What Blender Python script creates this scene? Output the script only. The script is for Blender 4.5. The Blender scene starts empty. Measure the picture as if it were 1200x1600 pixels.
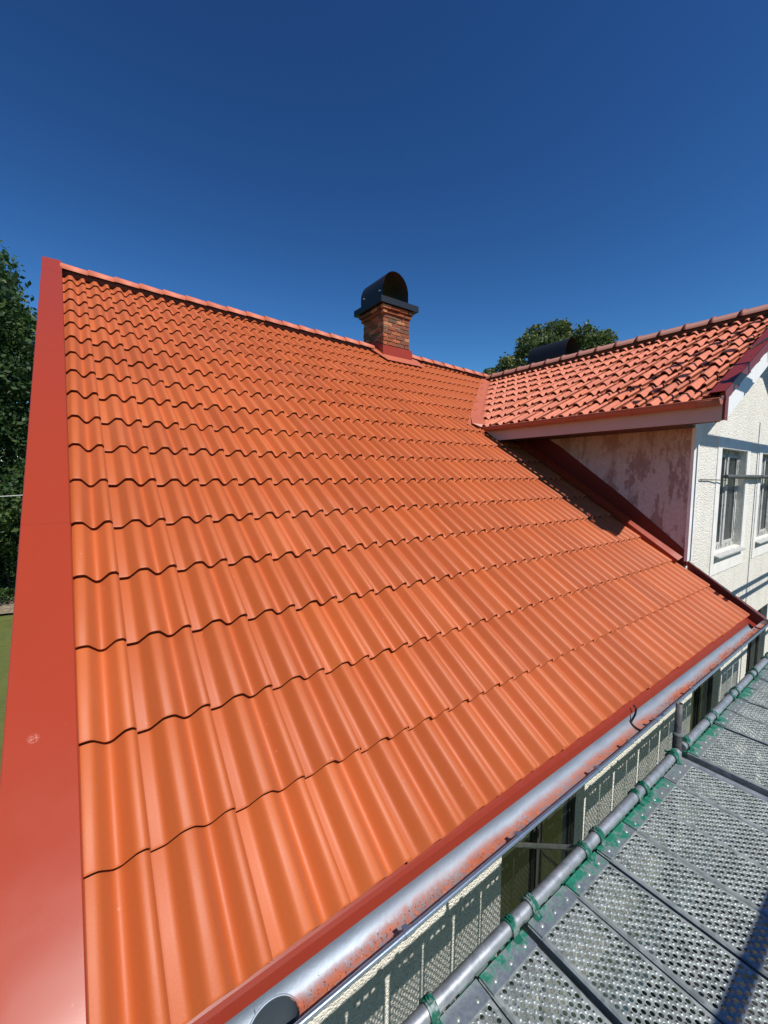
import bpy, bmesh, math, random
import numpy as np
from mathutils import Matrix, Vector
random.seed(7); rng = np.random.default_rng(7)
sc = bpy.context.scene
COL = sc.collection

# ------------------------------------------------------------------ camera
cd = bpy.data.cameras.new('camera'); cam = bpy.data.objects.new('camera', cd); COL.objects.link(cam)
CAM = Vector((0.175, -1.059, 6.011))
right = Vector((0.80799, -0.58919, 0.00107)); fwd = Vector((0.58713, 0.80491, -0.0862))
fwd.normalize(); right = (right - fwd*right.dot(fwd)).normalized(); upv = right.cross(fwd)
cam.matrix_world = Matrix.Translation(CAM) @ Matrix((( right.x, upv.x, -fwd.x, 0), (right.y, upv.y, -fwd.y, 0), (right.z, upv.z, -fwd.z, 0), (0, 0, 0, 1)))
cd.sensor_fit = 'HORIZONTAL'; cd.sensor_width = 36; cd.lens = 36*0.52705
cd.clip_start = 0.02; cd.clip_end = 2000
sc.camera = cam

# ------------------------------------------------------------------ light
SUN_D = Vector((-0.02, 0.74, -1.0)).normalized()          # direction the light travels
elev = math.asin(-SUN_D.z); azi = math.atan2(-SUN_D.x, -SUN_D.y)   # towards the sun, clockwise from +Y
W = bpy.data.worlds.new('World'); sc.world = W; W.use_nodes = True
wn = W.node_tree; bg = wn.nodes['Background']; sky = wn.nodes.new('ShaderNodeTexSky')
sky.sky_type = 'NISHITA'; sky.sun_disc = False
sky.sun_elevation = elev; sky.sun_rotation = azi
sky.altitude = 0; sky.air_density = 1.3; sky.dust_density = 0.0; sky.ozone_density = 3.0
gm = wn.nodes.new('ShaderNodeGamma'); gm.inputs['Gamma'].default_value = 1.75     # steeper zenith-to-horizon falloff of a very dry, clear summer sky
tn = wn.nodes.new('ShaderNodeMix'); tn.data_type = 'RGBA'; tn.blend_type = 'MULTIPLY'; tn.inputs[0].default_value = 1.0; tn.inputs[7].default_value = (0.142, 0.222, 0.260, 1)
wn.links.new(sky.outputs[0], gm.inputs['Color']); wn.links.new(gm.outputs[0], tn.inputs[6]); wn.links.new(tn.outputs[2], bg.inputs[0]); bg.inputs[1].default_value = 0.10
sl = bpy.data.lights.new('sun', 'SUN'); so = bpy.data.objects.new('sun', sl); COL.objects.link(so)
sl.energy = 4.9; sl.angle = math.radians(0.53); sl.color = (1.0, 0.955, 0.89)
so.rotation_euler = SUN_D.to_track_quat('-Z', 'Y').to_euler()
sc.view_settings.view_transform = 'Standard'; sc.view_settings.look = 'None'
sc.view_settings.exposure = 0.2; sc.view_settings.gamma = 1.0; sc.view_settings.use_curve_mapping = False

# ------------------------------------------------------------------ node helpers
class NM:
    def __init__(s, name, rough=0.6, metal=0.0, spec=0.5, color=(0.5, 0.5, 0.5)):
        s.m = bpy.data.materials.new(name); s.m.use_nodes = True; s.t = s.m.node_tree
        s.b = s.t.nodes['Principled BSDF']
        s.b.inputs['Roughness'].default_value = rough; s.b.inputs['Metallic'].default_value = metal
        s.b.inputs['Specular IOR Level'].default_value = spec; s.b.inputs['Base Color'].default_value = (*color, 1)
        s.tc = None
    def n(s, t): return s.t.nodes.new(t)
    def l(s, a, b): s.t.links.new(a, b)
    def co(s, kind='Object', scale=(1, 1, 1), obj_rand=False):
        if s.tc is None: s.tc = s.n('ShaderNodeTexCoord')
        mp = s.n('ShaderNodeMapping'); mp.inputs['Scale'].default_value = scale
        if kind == 'World':
            g = s.n('ShaderNodeNewGeometry'); s.l(g.outputs['Position'], mp.inputs[0])
        else: s.l(s.tc.outputs[kind], mp.inputs[0])
        return mp.outputs[0]
    def noise(s, sc_, detail=4, rough=0.55, co=None, dist=0.0):
        x = s.n('ShaderNodeTexNoise'); x.inputs['Scale'].default_value = sc_; x.inputs['Detail'].default_value = detail
        x.inputs['Roughness'].default_value = rough; x.inputs['Distortion'].default_value = dist
        s.l(co if co is not None else s.co('World'), x.inputs['Vector']); return x.outputs['Fac']
    def vor(s, sc_, co=None, feature='F1', out='Distance', rand=1.0):
        x = s.n('ShaderNodeTexVoronoi'); x.feature = feature; x.inputs['Scale'].default_value = sc_
        x.inputs['Randomness'].default_value = rand
        s.l(co if co is not None else s.co('World'), x.inputs['Vector']); return x.outputs[out]
    def ramp(s, fac, stops, interp='LINEAR'):
        x = s.n('ShaderNodeValToRGB'); e = x.color_ramp.elements; x.color_ramp.interpolation = interp
        while len(e) < len(stops): e.new(0.5)
        for i, (p, c) in enumerate(stops):
            e[i].position = p; e[i].color = (*c, 1) if len(c) == 3 else c
        s.l(fac, x.inputs[0]); return x.outputs[0]
    def mix(s, fac, a, b, mode='MIX'):
        x = s.n('ShaderNodeMix'); x.data_type = 'RGBA'; x.blend_type = mode
        for v, i in ((fac, 0), (a, 6), (b, 7)):
            if isinstance(v, (int, float)): x.inputs[i].default_value = v
            elif isinstance(v, tuple): x.inputs[i].default_value = (*v, 1)
            else: s.l(v, x.inputs[i])
        return x.outputs[2]
    def math(s, op, a, b=0.5, c=0.0, clamp=False):
        x = s.n('ShaderNodeMath'); x.operation = op; x.use_clamp = clamp
        for i, v in enumerate((a, b, c)):
            if isinstance(v, (int, float)): x.inputs[i].default_value = v
            else: s.l(v, x.inputs[i])
        return x.outputs[0]
    def rnd(s): return s.n('ShaderNodeObjectInfo').outputs['Random']
    def sep(s, co):
        x = s.n('ShaderNodeSeparateXYZ'); s.l(co, x.inputs[0]); return x.outputs
    def bump(s, h, strength=0.3, dist=0.01, prev=None):
        x = s.n('ShaderNodeBump'); x.inputs['Strength'].default_value = strength; x.inputs['Distance'].default_value = dist
        s.l(h, x.inputs['Height'])
        if prev is not None: s.l(prev, x.inputs['Normal'])
        s.l(x.outputs[0], s.b.inputs['Normal']); return x.outputs[0]
    def set(s, sock, v): s.l(v, s.b.inputs[sock])
G3 = lambda v: (v, v, v)

# ------------------------------------------------------------------ materials
def M_tile():
    k = NM('terracotta_tile', 0.5, 0, 0.36)
    r = k.rnd()
    base = k.ramp(r, [(0, (0.375, 0.076, 0.0140)), (0.5, (0.415, 0.087, 0.0165)), (1, (0.46, 0.100, 0.0195))])
    n1 = k.noise(3.0, 5, 0.6, k.co('World')); base = k.mix(k.math('MULTIPLY', n1, 0.22), base, (0.35, 0.072, 0.018))
    n2 = k.noise(160, 2, 0.5, k.co('World')); base = k.mix(k.math('MULTIPLY', n2, 0.14), base, (0.56, 0.155, 0.060))
    v = k.vor(9, k.co('World')); sp = k.ramp(v, [(0.0, G3(1)), (0.045, G3(0))]); base = k.mix(k.math('MULTIPLY', sp, 0.35), base, (0.9, 0.5, 0.35))
    v2 = k.noise(23, 6, 0.7, k.co('World', (1, 1, 1))); sp2 = k.ramp(v2, [(0.70, G3(0)), (0.76, G3(1))]); base = k.mix(k.math('MULTIPLY', sp2, 0.35), base, (0.42, 0.12, 0.05))
    k.set('Base Color', base)
    k.set('Roughness', k.math('ADD', k.math('MULTIPLY', n1, 0.14), 0.45))
    k.b.inputs['Sheen Weight'].default_value = 0.20; k.b.inputs['Sheen Roughness'].default_value = 0.45; k.b.inputs['Sheen Tint'].default_value = (1.0, 0.62, 0.55, 1)   # fine stone dust
    d = k.noise(1.1, 6, 0.7); dm = k.ramp(d, [(0.50, G3(0)), (0.72, G3(0.22))]); k.set('Base Color', k.mix(dm, base, (0.48, 0.15, 0.07)))
    k.bump(n2, 0.16, 0.002); return k.m
def M_tile_edge():
    k = NM('tile_edge', 0.8, 0, 0.2); n = k.noise(90, 3); k.set('Base Color', k.ramp(n, [(0.3, (0.10, 0.024, 0.010)), (0.7, (0.19, 0.05, 0.02))])); return k.m  # edge tone lowered to deepen the shadow line under each course
def M_pantile():
    k = NM('old_pantile', 0.62, 0, 0.35)
    r = k.rnd()
    base = k.ramp(r, [(0, (0.47, 0.12, 0.062)), (0.35, (0.56, 0.155, 0.08)), (0.75, (0.60, 0.17, 0.09)), (1, (0.55, 0.135, 0.05))])
    n1 = k.noise(7.0, 6, 0.65); base = k.mix(k.ramp(n1, [(0.45, G3(0)), (0.75, G3(0.6))]), base, (0.33, 0.095, 0.055))
    n2 = k.noise(150, 2); base = k.mix(k.math('MULTIPLY', n2, 0.16), base, (0.66, 0.28, 0.18))
    k.set('Base Color', base); k.bump(n2, 0.2, 0.003); return k.m
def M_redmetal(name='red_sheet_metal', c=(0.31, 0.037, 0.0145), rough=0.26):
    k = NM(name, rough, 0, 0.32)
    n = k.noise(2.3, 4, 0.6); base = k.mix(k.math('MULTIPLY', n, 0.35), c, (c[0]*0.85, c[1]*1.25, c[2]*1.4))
    v = k.vor(11); sp = k.ramp(v, [(0, G3(1)), (0.03, G3(0))]); base = k.mix(k.math('MULTIPLY', sp, 0.4), base, (0.7, 0.3, 0.22))
    k.set('Base Color', base); m = k.noise(420, 2, 0.6); k.set('Roughness', k.math('ADD', k.math('MULTIPLY', k.noise(5, 5), 0.14), rough-0.06))
    w = k.noise(3.1, 2, 0.5, k.co('World')); b1 = k.bump(w, 0.10, 0.02); k.bump(m, 0.05, 0.0015, b1)
    # one pale scuff on the verge sheet
    vd = k.n('ShaderNodeVectorMath'); vd.operation = 'DISTANCE'; k.l(k.co('World'), vd.inputs[0]); vd.inputs[1].default_value = (-0.015, 0.665, 5.142)
    sc_ = k.math('MULTIPLY', k.ramp(vd.outputs['Value'], [(0.006, G3(1)), (0.020, G3(0))]), k.ramp(k.noise(190, 4, 0.7), [(0.45, G3(0)), (0.6, G3(0.5))])); k.set('Base Color', k.mix(sc_, base, (0.75, 0.42, 0.36)))
    return k.m
def M_plain(name, c, rough=0.6, metal=0.0, spec=0.5, var=0.25, scale=12, bump=0.1):
    k = NM(name, rough, metal, spec); n = k.noise(scale, 5, 0.6)
    k.set('Base Color', k.mix(k.math('MULTIPLY', n, 1.0), tuple(x*(1-var) for x in c), tuple(min(1, x*(1+var)) for x in c)))
    if bump: k.bump(k.noise(scale*6, 3), bump, 0.003)
    return k.m
def M_zinc():
    k = NM('zinc_gutter', 0.42, 0.85, 0.5)
    xyz = k.sep(k.co('World')); n = k.noise(9, 6, 0.65, k.co('World', (0.6, 2, 2))); nb = k.noise(48, 5, 0.75)
    base = k.ramp(n, [(0.3, (0.27, 0.33, 0.39)), (0.7, (0.37, 0.44, 0.50))])
    # run-off dirt settled on the bottom: centred at y=-0.052 (nearer the front lip), wanders with noise
    wob = k.math('MULTIPLY', k.math('SUBTRACT', k.noise(2.2, 4, 0.6, k.co('World', (1, 0, 0))), 0.5), 0.05)
    dy = k.math('ABSOLUTE', k.math('ADD', k.math('ADD', xyz[1], 0.042), wob))
    band = k.ramp(dy, [(0.0, G3(1)), (0.016, G3(0.85)), (0.038, G3(0))])
    m = k.math('MULTIPLY', band, k.ramp(k.math('ADD', k.math('MULTIPLY', nb, 0.6), k.math('MULTIPLY', k.noise(3.2, 3, 0.6), 0.5)), [(0.44, G3(0)), (0.60, G3(1))]))
    wide = k.math('MULTIPLY', k.ramp(dy, [(0.0, G3(1)), (0.065, G3(0))]), k.ramp(k.noise(2.0, 4), [(0.35, G3(0.15)), (0.6, G3(0.6))]))
    base = k.mix(wide, base, (0.26, 0.155, 0.12)); base = k.mix(m, base, k.ramp(nb, [(0.4, (0.26, 0.05, 0.018)), (0.62, (0.44, 0.115, 0.045)), (0.78, (0.42, 0.27, 0.19))]))
    k.set('Base Color', base)
    mm = k.math('MAXIMUM', m, k.math('MULTIPLY', wide, 0.8)); k.set('Metallic', k.math('SUBTRACT', 0.8, k.math('MULTIPLY', mm, 0.8), clamp=True))
    k.set('Roughness', k.math('ADD', 0.56, k.math('MULTIPLY', mm, 0.35)))
    k.bump(nb, 0.35, 0.003); return k.m
def M_galv(name='galvanised_steel', c1=(0.30, 0.32, 0.33), c2=(0.48, 0.50, 0.51), rough=0.42, metal=0.75):
    k = NM(name, rough, metal, 0.5); v = k.vor(34, out='Color'); bw = k.n('ShaderNodeRGBToBW'); k.l(v, bw.inputs[0])
    n = k.noise(14, 6, 0.7); f = k.math('ADD', k.math('MULTIPLY', bw.outputs[0], 0.45), k.math('MULTIPLY', n, 0.6))
    base = k.ramp(f, [(0.25, c1), (0.75, c2)])
    sp = k.ramp(k.noise(75, 5, 0.75), [(0.66, G3(0)), (0.72, G3(1))]); base = k.mix(k.math('MULTIPLY', sp, 0.7), base, (0.62, 0.61, 0.57))
    k.set('Base Color', base); k.set('Roughness', k.math('ADD', k.math('MULTIPLY', n, 0.25), rough-0.1)); k.set('Metallic', k.math('SUBTRACT', metal, k.math('MULTIPLY', sp, 0.6), clamp=True))
    k.bump(k.noise(90, 4), 0.15, 0.002); return k.m
def M_greenwear():
    k = NM('worn_green_paint', 0.38, 0.0, 0.5)
    n = k.noise(16, 7, 0.72); n2 = k.noise(60, 4, 0.7)
    y = k.sep(k.co('Object'))[1]      # plank-local y: paint fades away from the end
    fade = k.math('ADD', k.math('MULTIPLY', k.math('ADD', y, -0.03), 2.2), k.math('MULTIPLY', k.rnd(), 0.18))
    m = k.ramp(k.math('SUBTRACT', k.math('ADD', k.math('MULTIPLY', n, 0.8), k.math('MULTIPLY', n2, 0.25)), k.math('MULTIPLY', fade, 1.0)), [(0.43, G3(0)), (0.54, G3(1))])
    steel = k.ramp(n2, [(0.3, (0.26, 0.29, 0.30)), (0.7, (0.42, 0.45, 0.45))])
    green = k.ramp(n2, [(0.3, (0.006, 0.10, 0.060)), (0.7, (0.02, 0.19, 0.12))])
    k.set('Base Color', k.mix(m, steel, green)); k.set('Metallic', k.math('MULTIPLY', k.math('SUBTRACT', 1.0, m), 0.7)); k.bump(n, 0.2, 0.002); return k.m
def M_greenclaw():
    k = NM('green_claw_paint', 0.35, 0.0, 0.5); n = k.noise(30, 6, 0.7)
    m = k.ramp(n, [(0.50, G3(0)), (0.60, G3(1))]); k.set('Base Color', k.mix(m, (0.006, 0.095, 0.058), (0.30, 0.35, 0.33))); k.set('Metallic', k.math('MULTIPLY', m, 0.6)); k.bump(n, 0.2, 0.002); return k.m
def M_roughcast():
    k = NM('roughcast_render', 0.92, 0, 0.15)
    v = k.vor(75, k.co('World')); n = k.noise(48, 6, 0.8); n3 = k.noise(2.2, 5, 0.6)
    base = k.ramp(n3, [(0.3, (0.78, 0.75, 0.66)), (0.7, (0.86, 0.835, 0.75))]); st = k.noise(9, 5, 0.7, k.co('World', (1, 1, 0.06))); base = k.mix(k.ramp(st, [(0.55, G3(0)), (0.75, G3(0.35))]), base, (0.50, 0.46, 0.38))
    sp = k.ramp(n, [(0.36, G3(1)), (0.46, G3(0))]); base = k.mix(k.math('MULTIPLY', sp, 0.75), base, (0.30, 0.28, 0.24))
    sp2 = k.ramp(k.noise(85, 3, 0.6), [(0.60, G3(0)), (0.68, G3(1))]); base = k.mix(k.math('MULTIPLY', sp2, 0.4), base, (0.88, 0.86, 0.80))
    k.set('Base Color', base); h = k.math('ADD', k.math('MULTIPLY', v, -1.0), k.math('MULTIPLY', n, 0.6)); k.bump(h, 0.7, 0.014); return k.m
def M_smooth():
    k = NM('smooth_white_render', 0.8, 0, 0.2); n = k.noise(5, 6, 0.7); k.set('Base Color', k.ramp(n, [(0.3, (0.68, 0.67, 0.62)), (0.6, (0.80, 0.79, 0.75))])); k.bump(k.noise(40, 5), 0.25, 0.004); return k.m
def M_stained():
    k = NM('stained_plaster_bounce_tint', 0.9, 0, 0.15)  # pink of the base includes light bounced off the roof tiles
    n = k.noise(2.6, 8, 0.68, dist=0.4); n2 = k.noise(22, 7, 0.8); n3 = k.noise(5.5, 6, 0.75, k.co('World', (1, 1, 0.35)))
    base = k.ramp(n2, [(0.3, (0.44, 0.37, 0.34)), (0.7, (0.62, 0.55, 0.52))])
    base = k.mix(k.ramp(n3, [(0.51, G3(0)), (0.55, G3(0.75))]), base, (0.27, 0.17, 0.145))
    base = k.mix(k.ramp(n, [(0.60, G3(0)), (0.63, G3(0.75))]), base, (0.34, 0.19, 0.16))
    base = k.mix(k.ramp(n2, [(0.70, G3(0)), (0.74, G3(1))]), base, (0.10, 0.06, 0.05))
    st = k.noise(14, 5, 0.7, k.co('World', (1, 1, 0.08))); base = k.mix(k.ramp(st, [(0.52, G3(0)), (0.70, G3(0.6))]), base, (0.22, 0.14, 0.12))
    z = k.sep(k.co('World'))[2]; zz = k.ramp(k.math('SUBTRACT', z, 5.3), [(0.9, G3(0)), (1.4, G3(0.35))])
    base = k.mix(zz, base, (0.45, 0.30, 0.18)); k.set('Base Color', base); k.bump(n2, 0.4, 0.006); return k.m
def M_brick():
    k = NM('chimney_brick', 0.9, 0, 0.15); r = k.rnd()
    base = k.ramp(r, [(0, (0.30, 0.085, 0.04)), (0.25, (0.42, 0.13, 0.055)), (0.45, (0.22, 0.085, 0.05)), (0.65, (0.50, 0.22, 0.10)), (0.78, (0.16, 0.09, 0.055)), (1, (0.30, 0.12, 0.06))], 'CONSTANT')
    n = k.noise(30, 6, 0.75); base = k.mix(k.ramp(n, [(0.45, G3(0)), (0.65, G3(0.7))]), base, (0.11, 0.065, 0.035)); k.set('Base Color', base); k.bump(n, 0.6, 0.008); return k.m
def M_glass():
    k = NM('window_glass', 0.06, 0, 0.6); n = k.noise(3, 4, 0.6, k.co('World', (1.2, 1, 0.4))); k.set('Base Color', k.ramp(n, [(0.35, (0.012, 0.016, 0.014)), (0.7, (0.06, 0.07, 0.065))])); k.bump(k.noise(1.5, 2), 0.05, 0.02); return k.m
def M_frame(name, c1, c2, th=0.5):
    k = NM(name, 0.7, 0, 0.3); n = k.noise(26, 7, 0.75, k.co('World', (1, 1, 0.25))); k.set('Base Color', k.mix(k.ramp(n, [(th, G3(0)), (th+0.06, G3(1))]), c1, c2)); k.bump(n, 0.3, 0.004); return k.m
def M_leaf(name, c1, c2, c3):
    k = NM(name, 0.55, 0, 0.35); at = k.n('ShaderNodeAttribute'); at.attribute_name = 'tone'
    k.set('Base Color', k.ramp(at.outputs['Fac'], [(0, c1), (0.6, c2), (1, c3)]))
    k.b.inputs['Transmission Weight'].default_value = 0.0
    tr = k.n('ShaderNodeBsdfTranslucent'); tr.inputs[0].default_value = (c2[0]*1.4, c2[1]*1.6, c2[2], 1); mx = k.n('ShaderNodeMixShader'); mx.inputs[0].default_value = 0.22
    k.l(k.b.outputs[0], mx.inputs[1]); k.l(tr.outputs[0], mx.inputs[2]); k.l(mx.outputs[0], k.t.nodes['Material Output'].inputs[0]); return k.m
def M_grass():
    k = NM('lawn', 0.9, 0, 0.2); n = k.noise(0.7, 6, 0.65); n2 = k.noise(14, 5, 0.7)
    b = k.ramp(n, [(0.35, (0.07, 0.095, 0.018)), (0.7, (0.13, 0.145, 0.032))]); k.set('Base Color', k.mix(k.math('MULTIPLY', n2, 0.5), b, (0.16, 0.17, 0.06))); k.bump(n2, 1.0, 0.05); return k.m
def M_dirt():
    k = NM('dry_soil', 0.95, 0, 0.1); n = k.noise(7, 7, 0.75); k.set('Base Color', k.ramp(n, [(0.35, (0.07, 0.05, 0.03)), (0.5, (0.24, 0.19, 0.13)), (0.7, (0.42, 0.36, 0.27))])); k.bump(n, 1.0, 0.05); return k.m
def M_rust():
    k = NM('roof_dust_debris', 0.95, 0, 0.1); n = k.noise(60, 4); k.set('Base Color', k.ramp(n, [(0.35, (0.24, 0.05, 0.02)), (0.55, (0.44, 0.13, 0.055)), (0.7, (0.42, 0.32, 0.24))])); return k.m

MT = dict(tile=M_tile(), edge=M_tile_edge(), pan=M_pantile(),
    red=M_redmetal(), maroon=M_redmetal('maroon_sheet_metal', (0.19, 0.022, 0.014), 0.38), copper=M_redmetal('brown_red_gutter', (0.40, 0.13, 0.085), 0.45),
    fascia=M_plain('faded_pink_board', (0.52, 0.40, 0.36), 0.7, var=0.12, scale=4),
    flash=M_plain('salmon_valley_metal', (0.42, 0.105, 0.050), 0.5, var=0.1, scale=6),
    zinc=M_zinc(), zdark=M_plain('dark_outlet_metal', (0.10, 0.13, 0.155), 0.25, 0.5, var=0.2, scale=8, bump=0), bead=M_plain('zinc_bead', (0.45, 0.53, 0.58), 0.3, 0.9, var=0.15, scale=20),
    galv=M_galv(), deck=M_galv('weathered_deck_steel', (0.155, 0.178, 0.168), (0.35, 0.385, 0.365), 0.40, 0.32), dark_tube=M_galv('dull_dark_tube', (0.055, 0.058, 0.058), (0.12, 0.122, 0.12), 0.6, 0.3),
    eave_shade_red=M_redmetal('eave_shade_red_metal', (0.23, 0.028, 0.014), 0.34), wall_shade_red=M_redmetal('wall_shade_red_metal', (0.12, 0.012, 0.007), 0.4), shadewood=M_plain('shade_black_wood', (0.022, 0.020, 0.018), 0.9, var=0.3, scale=9, bump=0.5), ridge=M_plain('brown_ridge_clay', (0.22, 0.058, 0.034), 0.65, var=0.2, scale=9), green=M_greenwear(), claw=M_greenclaw(), wall=M_roughcast(), smooth=M_smooth(), stained=M_stained(), brick=M_brick(),  # both darker reds and the near-black wood carry shade in their colour
    mortar=M_plain('grey_mortar', (0.34, 0.27, 0.20), 0.95, var=0.3, scale=40, bump=0.5), black=M_plain('black_sheet_metal', (0.009, 0.010, 0.011), 0.45, 0.0, 0.5, var=0.3, scale=5, bump=0.05), inside=M_plain('sooty_hood_inside', (0.055, 0.033, 0.024), 0.6, var=0.3, scale=5),
    under=M_plain('roof_boarding', (0.10, 0.05, 0.035), 0.9, var=0.3, scale=9), glass=M_glass(),
    fgrey=M_frame('weathered_window_frame', (0.22, 0.23, 0.21), (0.60, 0.60, 0.56), 0.5), fdark=M_frame('dark_brown_frame', (0.035, 0.035, 0.03), (0.10, 0.10, 0.085), 0.58), fwhite=M_frame('flaking_white_frame', (0.50, 0.50, 0.47), (0.20, 0.20, 0.18), 0.54),
    white=M_plain('white_bargeboard', (0.80, 0.80, 0.79), 0.55, var=0.04, scale=5), sill=M_plain('weathered_sill', (0.42, 0.43, 0.41), 0.6, 0.1, var=0.35, scale=14), curtain=M_plain('grey_curtain', (0.32, 0.33, 0.31), 0.9, var=0.25, scale=6),
    leafA=M_leaf('maple_leaf', (0.014, 0.034, 0.011), (0.034, 0.072, 0.018), (0.095, 0.125, 0.032)), leafB=M_leaf('hedge_leaf', (0.022, 0.05, 0.012), (0.055, 0.10, 0.022), (0.11, 0.14, 0.035)), leafC=M_leaf('oak_leaf', (0.035, 0.055, 0.018), (0.09, 0.12, 0.035), (0.19, 0.18, 0.07)),
    bark=M_plain('bark', (0.09, 0.065, 0.045), 0.95, var=0.4, scale=9, bump=0.8), grass=M_grass(), dirt=M_dirt(), rust=M_rust(), cable=M_plain('black_cable', (0.01, 0.01, 0.012), 0.5, var=0.1), wire=M_plain('pale_wire', (0.45, 0.45, 0.42), 0.5, var=0.1))

# ------------------------------------------------------------------ mesh helpers
def link(o, parent=None):
    COL.objects.link(o)
    if parent is not None: o.parent = parent
    return o
def empty(name, loc=(0, 0, 0)):
    o = bpy.data.objects.new(name, None); o.location = loc; o.empty_display_size = 0.2; COL.objects.link(o); return o
def tag(o, label=None, cat=None, group=None, kind=None):
    if label: o['label'] = label
    if cat: o['category'] = cat
    if group: o['group'] = group
    if kind: o['kind'] = kind
    return o
def mesh(name, V, F, mats, parent=None, smooth=False, mi=None):
    me = bpy.data.meshes.new(name); me.from_pydata([tuple(v) for v in V], [], [tuple(f) for f in F])
    for m in (mats if isinstance(mats, (list, tuple)) else [mats]): me.materials.append(m)
    if mi is not None: me.polygons.foreach_set('material_index', mi)
    if smooth: me.polygons.foreach_set('use_smooth', [True]*len(me.polygons))
    me.update(); return link(bpy.data.objects.new(name, me), parent)
class MB:
    """collects geometry for ONE mesh object"""
    def __init__(s): s.V = []; s.F = []; s.S = []; s.I = []
    def add(s, V, F, smooth=False, mi=0):
        b = len(s.V); s.V += [tuple(v) for v in V]; s.F += [tuple(i+b for i in f) for f in F]; s.S += [smooth]*len(F); s.I += [mi]*len(F); return s
    def box(s, a, b, mi=0):
        (x0, y0, z0), (x1, y1, z1) = a, b
        return s.add([(x0,y0,z0),(x1,y0,z0),(x1,y1,z0),(x0,y1,z0),(x0,y0,z1),(x1,y0,z1),(x1,y1,z1),(x0,y1,z1)],
                     [(0,3,2,1),(4,5,6,7),(0,1,5,4),(1,2,6,5),(2,3,7,6),(3,0,4,7)], False, mi)
    def hexa(s, P, mi=0):   # 8 corners, bottom 4 ccw then top 4
        return s.add(P, [(0,3,2,1),(4,5,6,7),(0,1,5,4),(1,2,6,5),(2,3,7,6),(3,0,4,7)], False, mi)
    def tube(s, pts, r, n=12, cap=True, mi=0, r_in=None):
        pts = [Vector(p) for p in pts]; rs = r if isinstance(r, (list, tuple)) else [r]*len(pts)
        V = []; F = []; up = None
        for i, p in enumerate(pts):
            d = (pts[min(i+1, len(pts)-1)]-pts[max(i-1, 0)]).normalized()
            if up is None: up = Vector((0, 0, 1)) if abs(d.z) < 0.9 else Vector((1, 0, 0))
            a = d.cross(up).normalized(); up = a.cross(d).normalized()
            for k in range(n):
                t = 2*math.pi*k/n; V.append(p+(a*math.cos(t)+up*math.sin(t))*rs[i])
        for i in range(len(pts)-1):
            for k in range(n): F.append((i*n+k, i*n+(k+1) % n, (i+1)*n+(k+1) % n, (i+1)*n+k))
        s.add(V, F, True, mi)
        if cap:
            b = len(V)-n; s.add(V[:n], [tuple(range(n))[::-1]], False, mi); s.add(V[b:], [tuple(range(n))], False, mi)
        return s
    def build(s, name, mats, parent=None):
        o = mesh(name, s.V, s.F, mats, parent, False, s.I); o.data.polygons.foreach_set('use_smooth', s.S); return o

# frames ------------------------------------------------------------
TH = math.radians(34.357); ZE = 4.6
def PM(x, u, n=0.0):   # main roof: along eave, up slope, normal
    return Vector((x, u*math.cos(TH)-n*math.sin(TH), ZE+u*math.sin(TH)+n*math.cos(TH)))
GA, WD = 0.4152, 0.27
TW = math.atan(0.525); X0W, Z0W = 5.10, 6.81
def PW(q, v, n=0.0):   # wing roof: q = world Y, v up slope (towards +X)
    return Vector((X0W+v*math.cos(TW)-n*math.sin(TW), q, Z0W+v*math.sin(TW)+n*math.cos(TW)))
MFRAME = Matrix(((1,0,0,0),(0,math.cos(TH),-math.sin(TH),0),(0,math.sin(TH),math.cos(TH),ZE),(0,0,0,1)))
def ridge_u(x): return 7.40-0.0897*x            # main ridge, not quite parallel to the courses
RX = 8.0; VR = (RX-X0W)/math.cos(TW)            # wing ridge
def valley_u(x):                                # main-roof u at which the wing plane is met
    z = Z0W+0.525*(x-X0W); return (z-ZE)/math.sin(TH)

# ================================================================== HOUSE
house = empty('house', (0, 0, 0))
tag(house, 'white rendered house with orange tiled roofs, brick chimney and side wing', 'house')

# ---- roof bodies under the tiles
def slab(P, q0, q1, v0, v1, n0, n1):
    return [P(q0,v0,n0),P(q1,v0,n0),P(q1,v1,n0),P(q0,v1,n0),P(q0,v0,n1),P(q1,v0,n1),P(q1,v1,n1),P(q0,v1,n1)]
xe = 5.64
b = MB()
# front slope under tiles: left part to the eave, right part only above the wing valley
def prism(P, poly, n0, n1, mb):
    k = len(poly); V = [P(a, c, n0) for a, c in poly]+[P(a, c, n1) for a, c in poly]
    F = [tuple(range(k))[::-1], tuple(range(k, 2*k))]+[(i, (i+1) % k, k+(i+1) % k, k+i) for i in range(k)]
    mb.add(V, F)
prism(PM, [(-0.05, 0.03), (xe, 0.03), (xe, 6.3), (8.0, 6.3), (8.0, ridge_u(8.0)), (0, ridge_u(0)-0.02)], -0.20, -0.110, b)
# back slope
def PB(x, d):
    r = PM(x, ridge_u(x), -0.05); return Vector((x, r.y+d, r.z-d*math.tan(TH)))
b.add([PB(-0.1, 0), PB(8.0, 0), PB(8.0, 6), PB(-0.1, 6)], [(0, 1, 2, 3)])
b.add([PM(8.0, 6.3, -0.08), PM(8.0, ridge_u(8.0), -0.06), PB(12, 0)+Vector((0, 0, 0)), PM(12, 6.3, -0.08)], [(0, 3, 2, 1)])
main_roof = b.build('main_roof', MT['under'], house)
b = MB()
prism(PW, [(0.22, 0.03), (6.6, 0.03), (6.6, VR), (0.22, VR)][::-1], -0.16, -0.085, b)
def PWb(q, v, n=0.0):
    p = PW(q, v, n); return Vector((2*RX-p.x, p.y, p.z))
prism(PWb, [(0.22, 0.03), (6.6, 0.03), (6.6, VR), (0.22, VR)], -0.16, -0.02, b)
wing_roof = b.build('wing_roof', [MT['under']], house)

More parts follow.
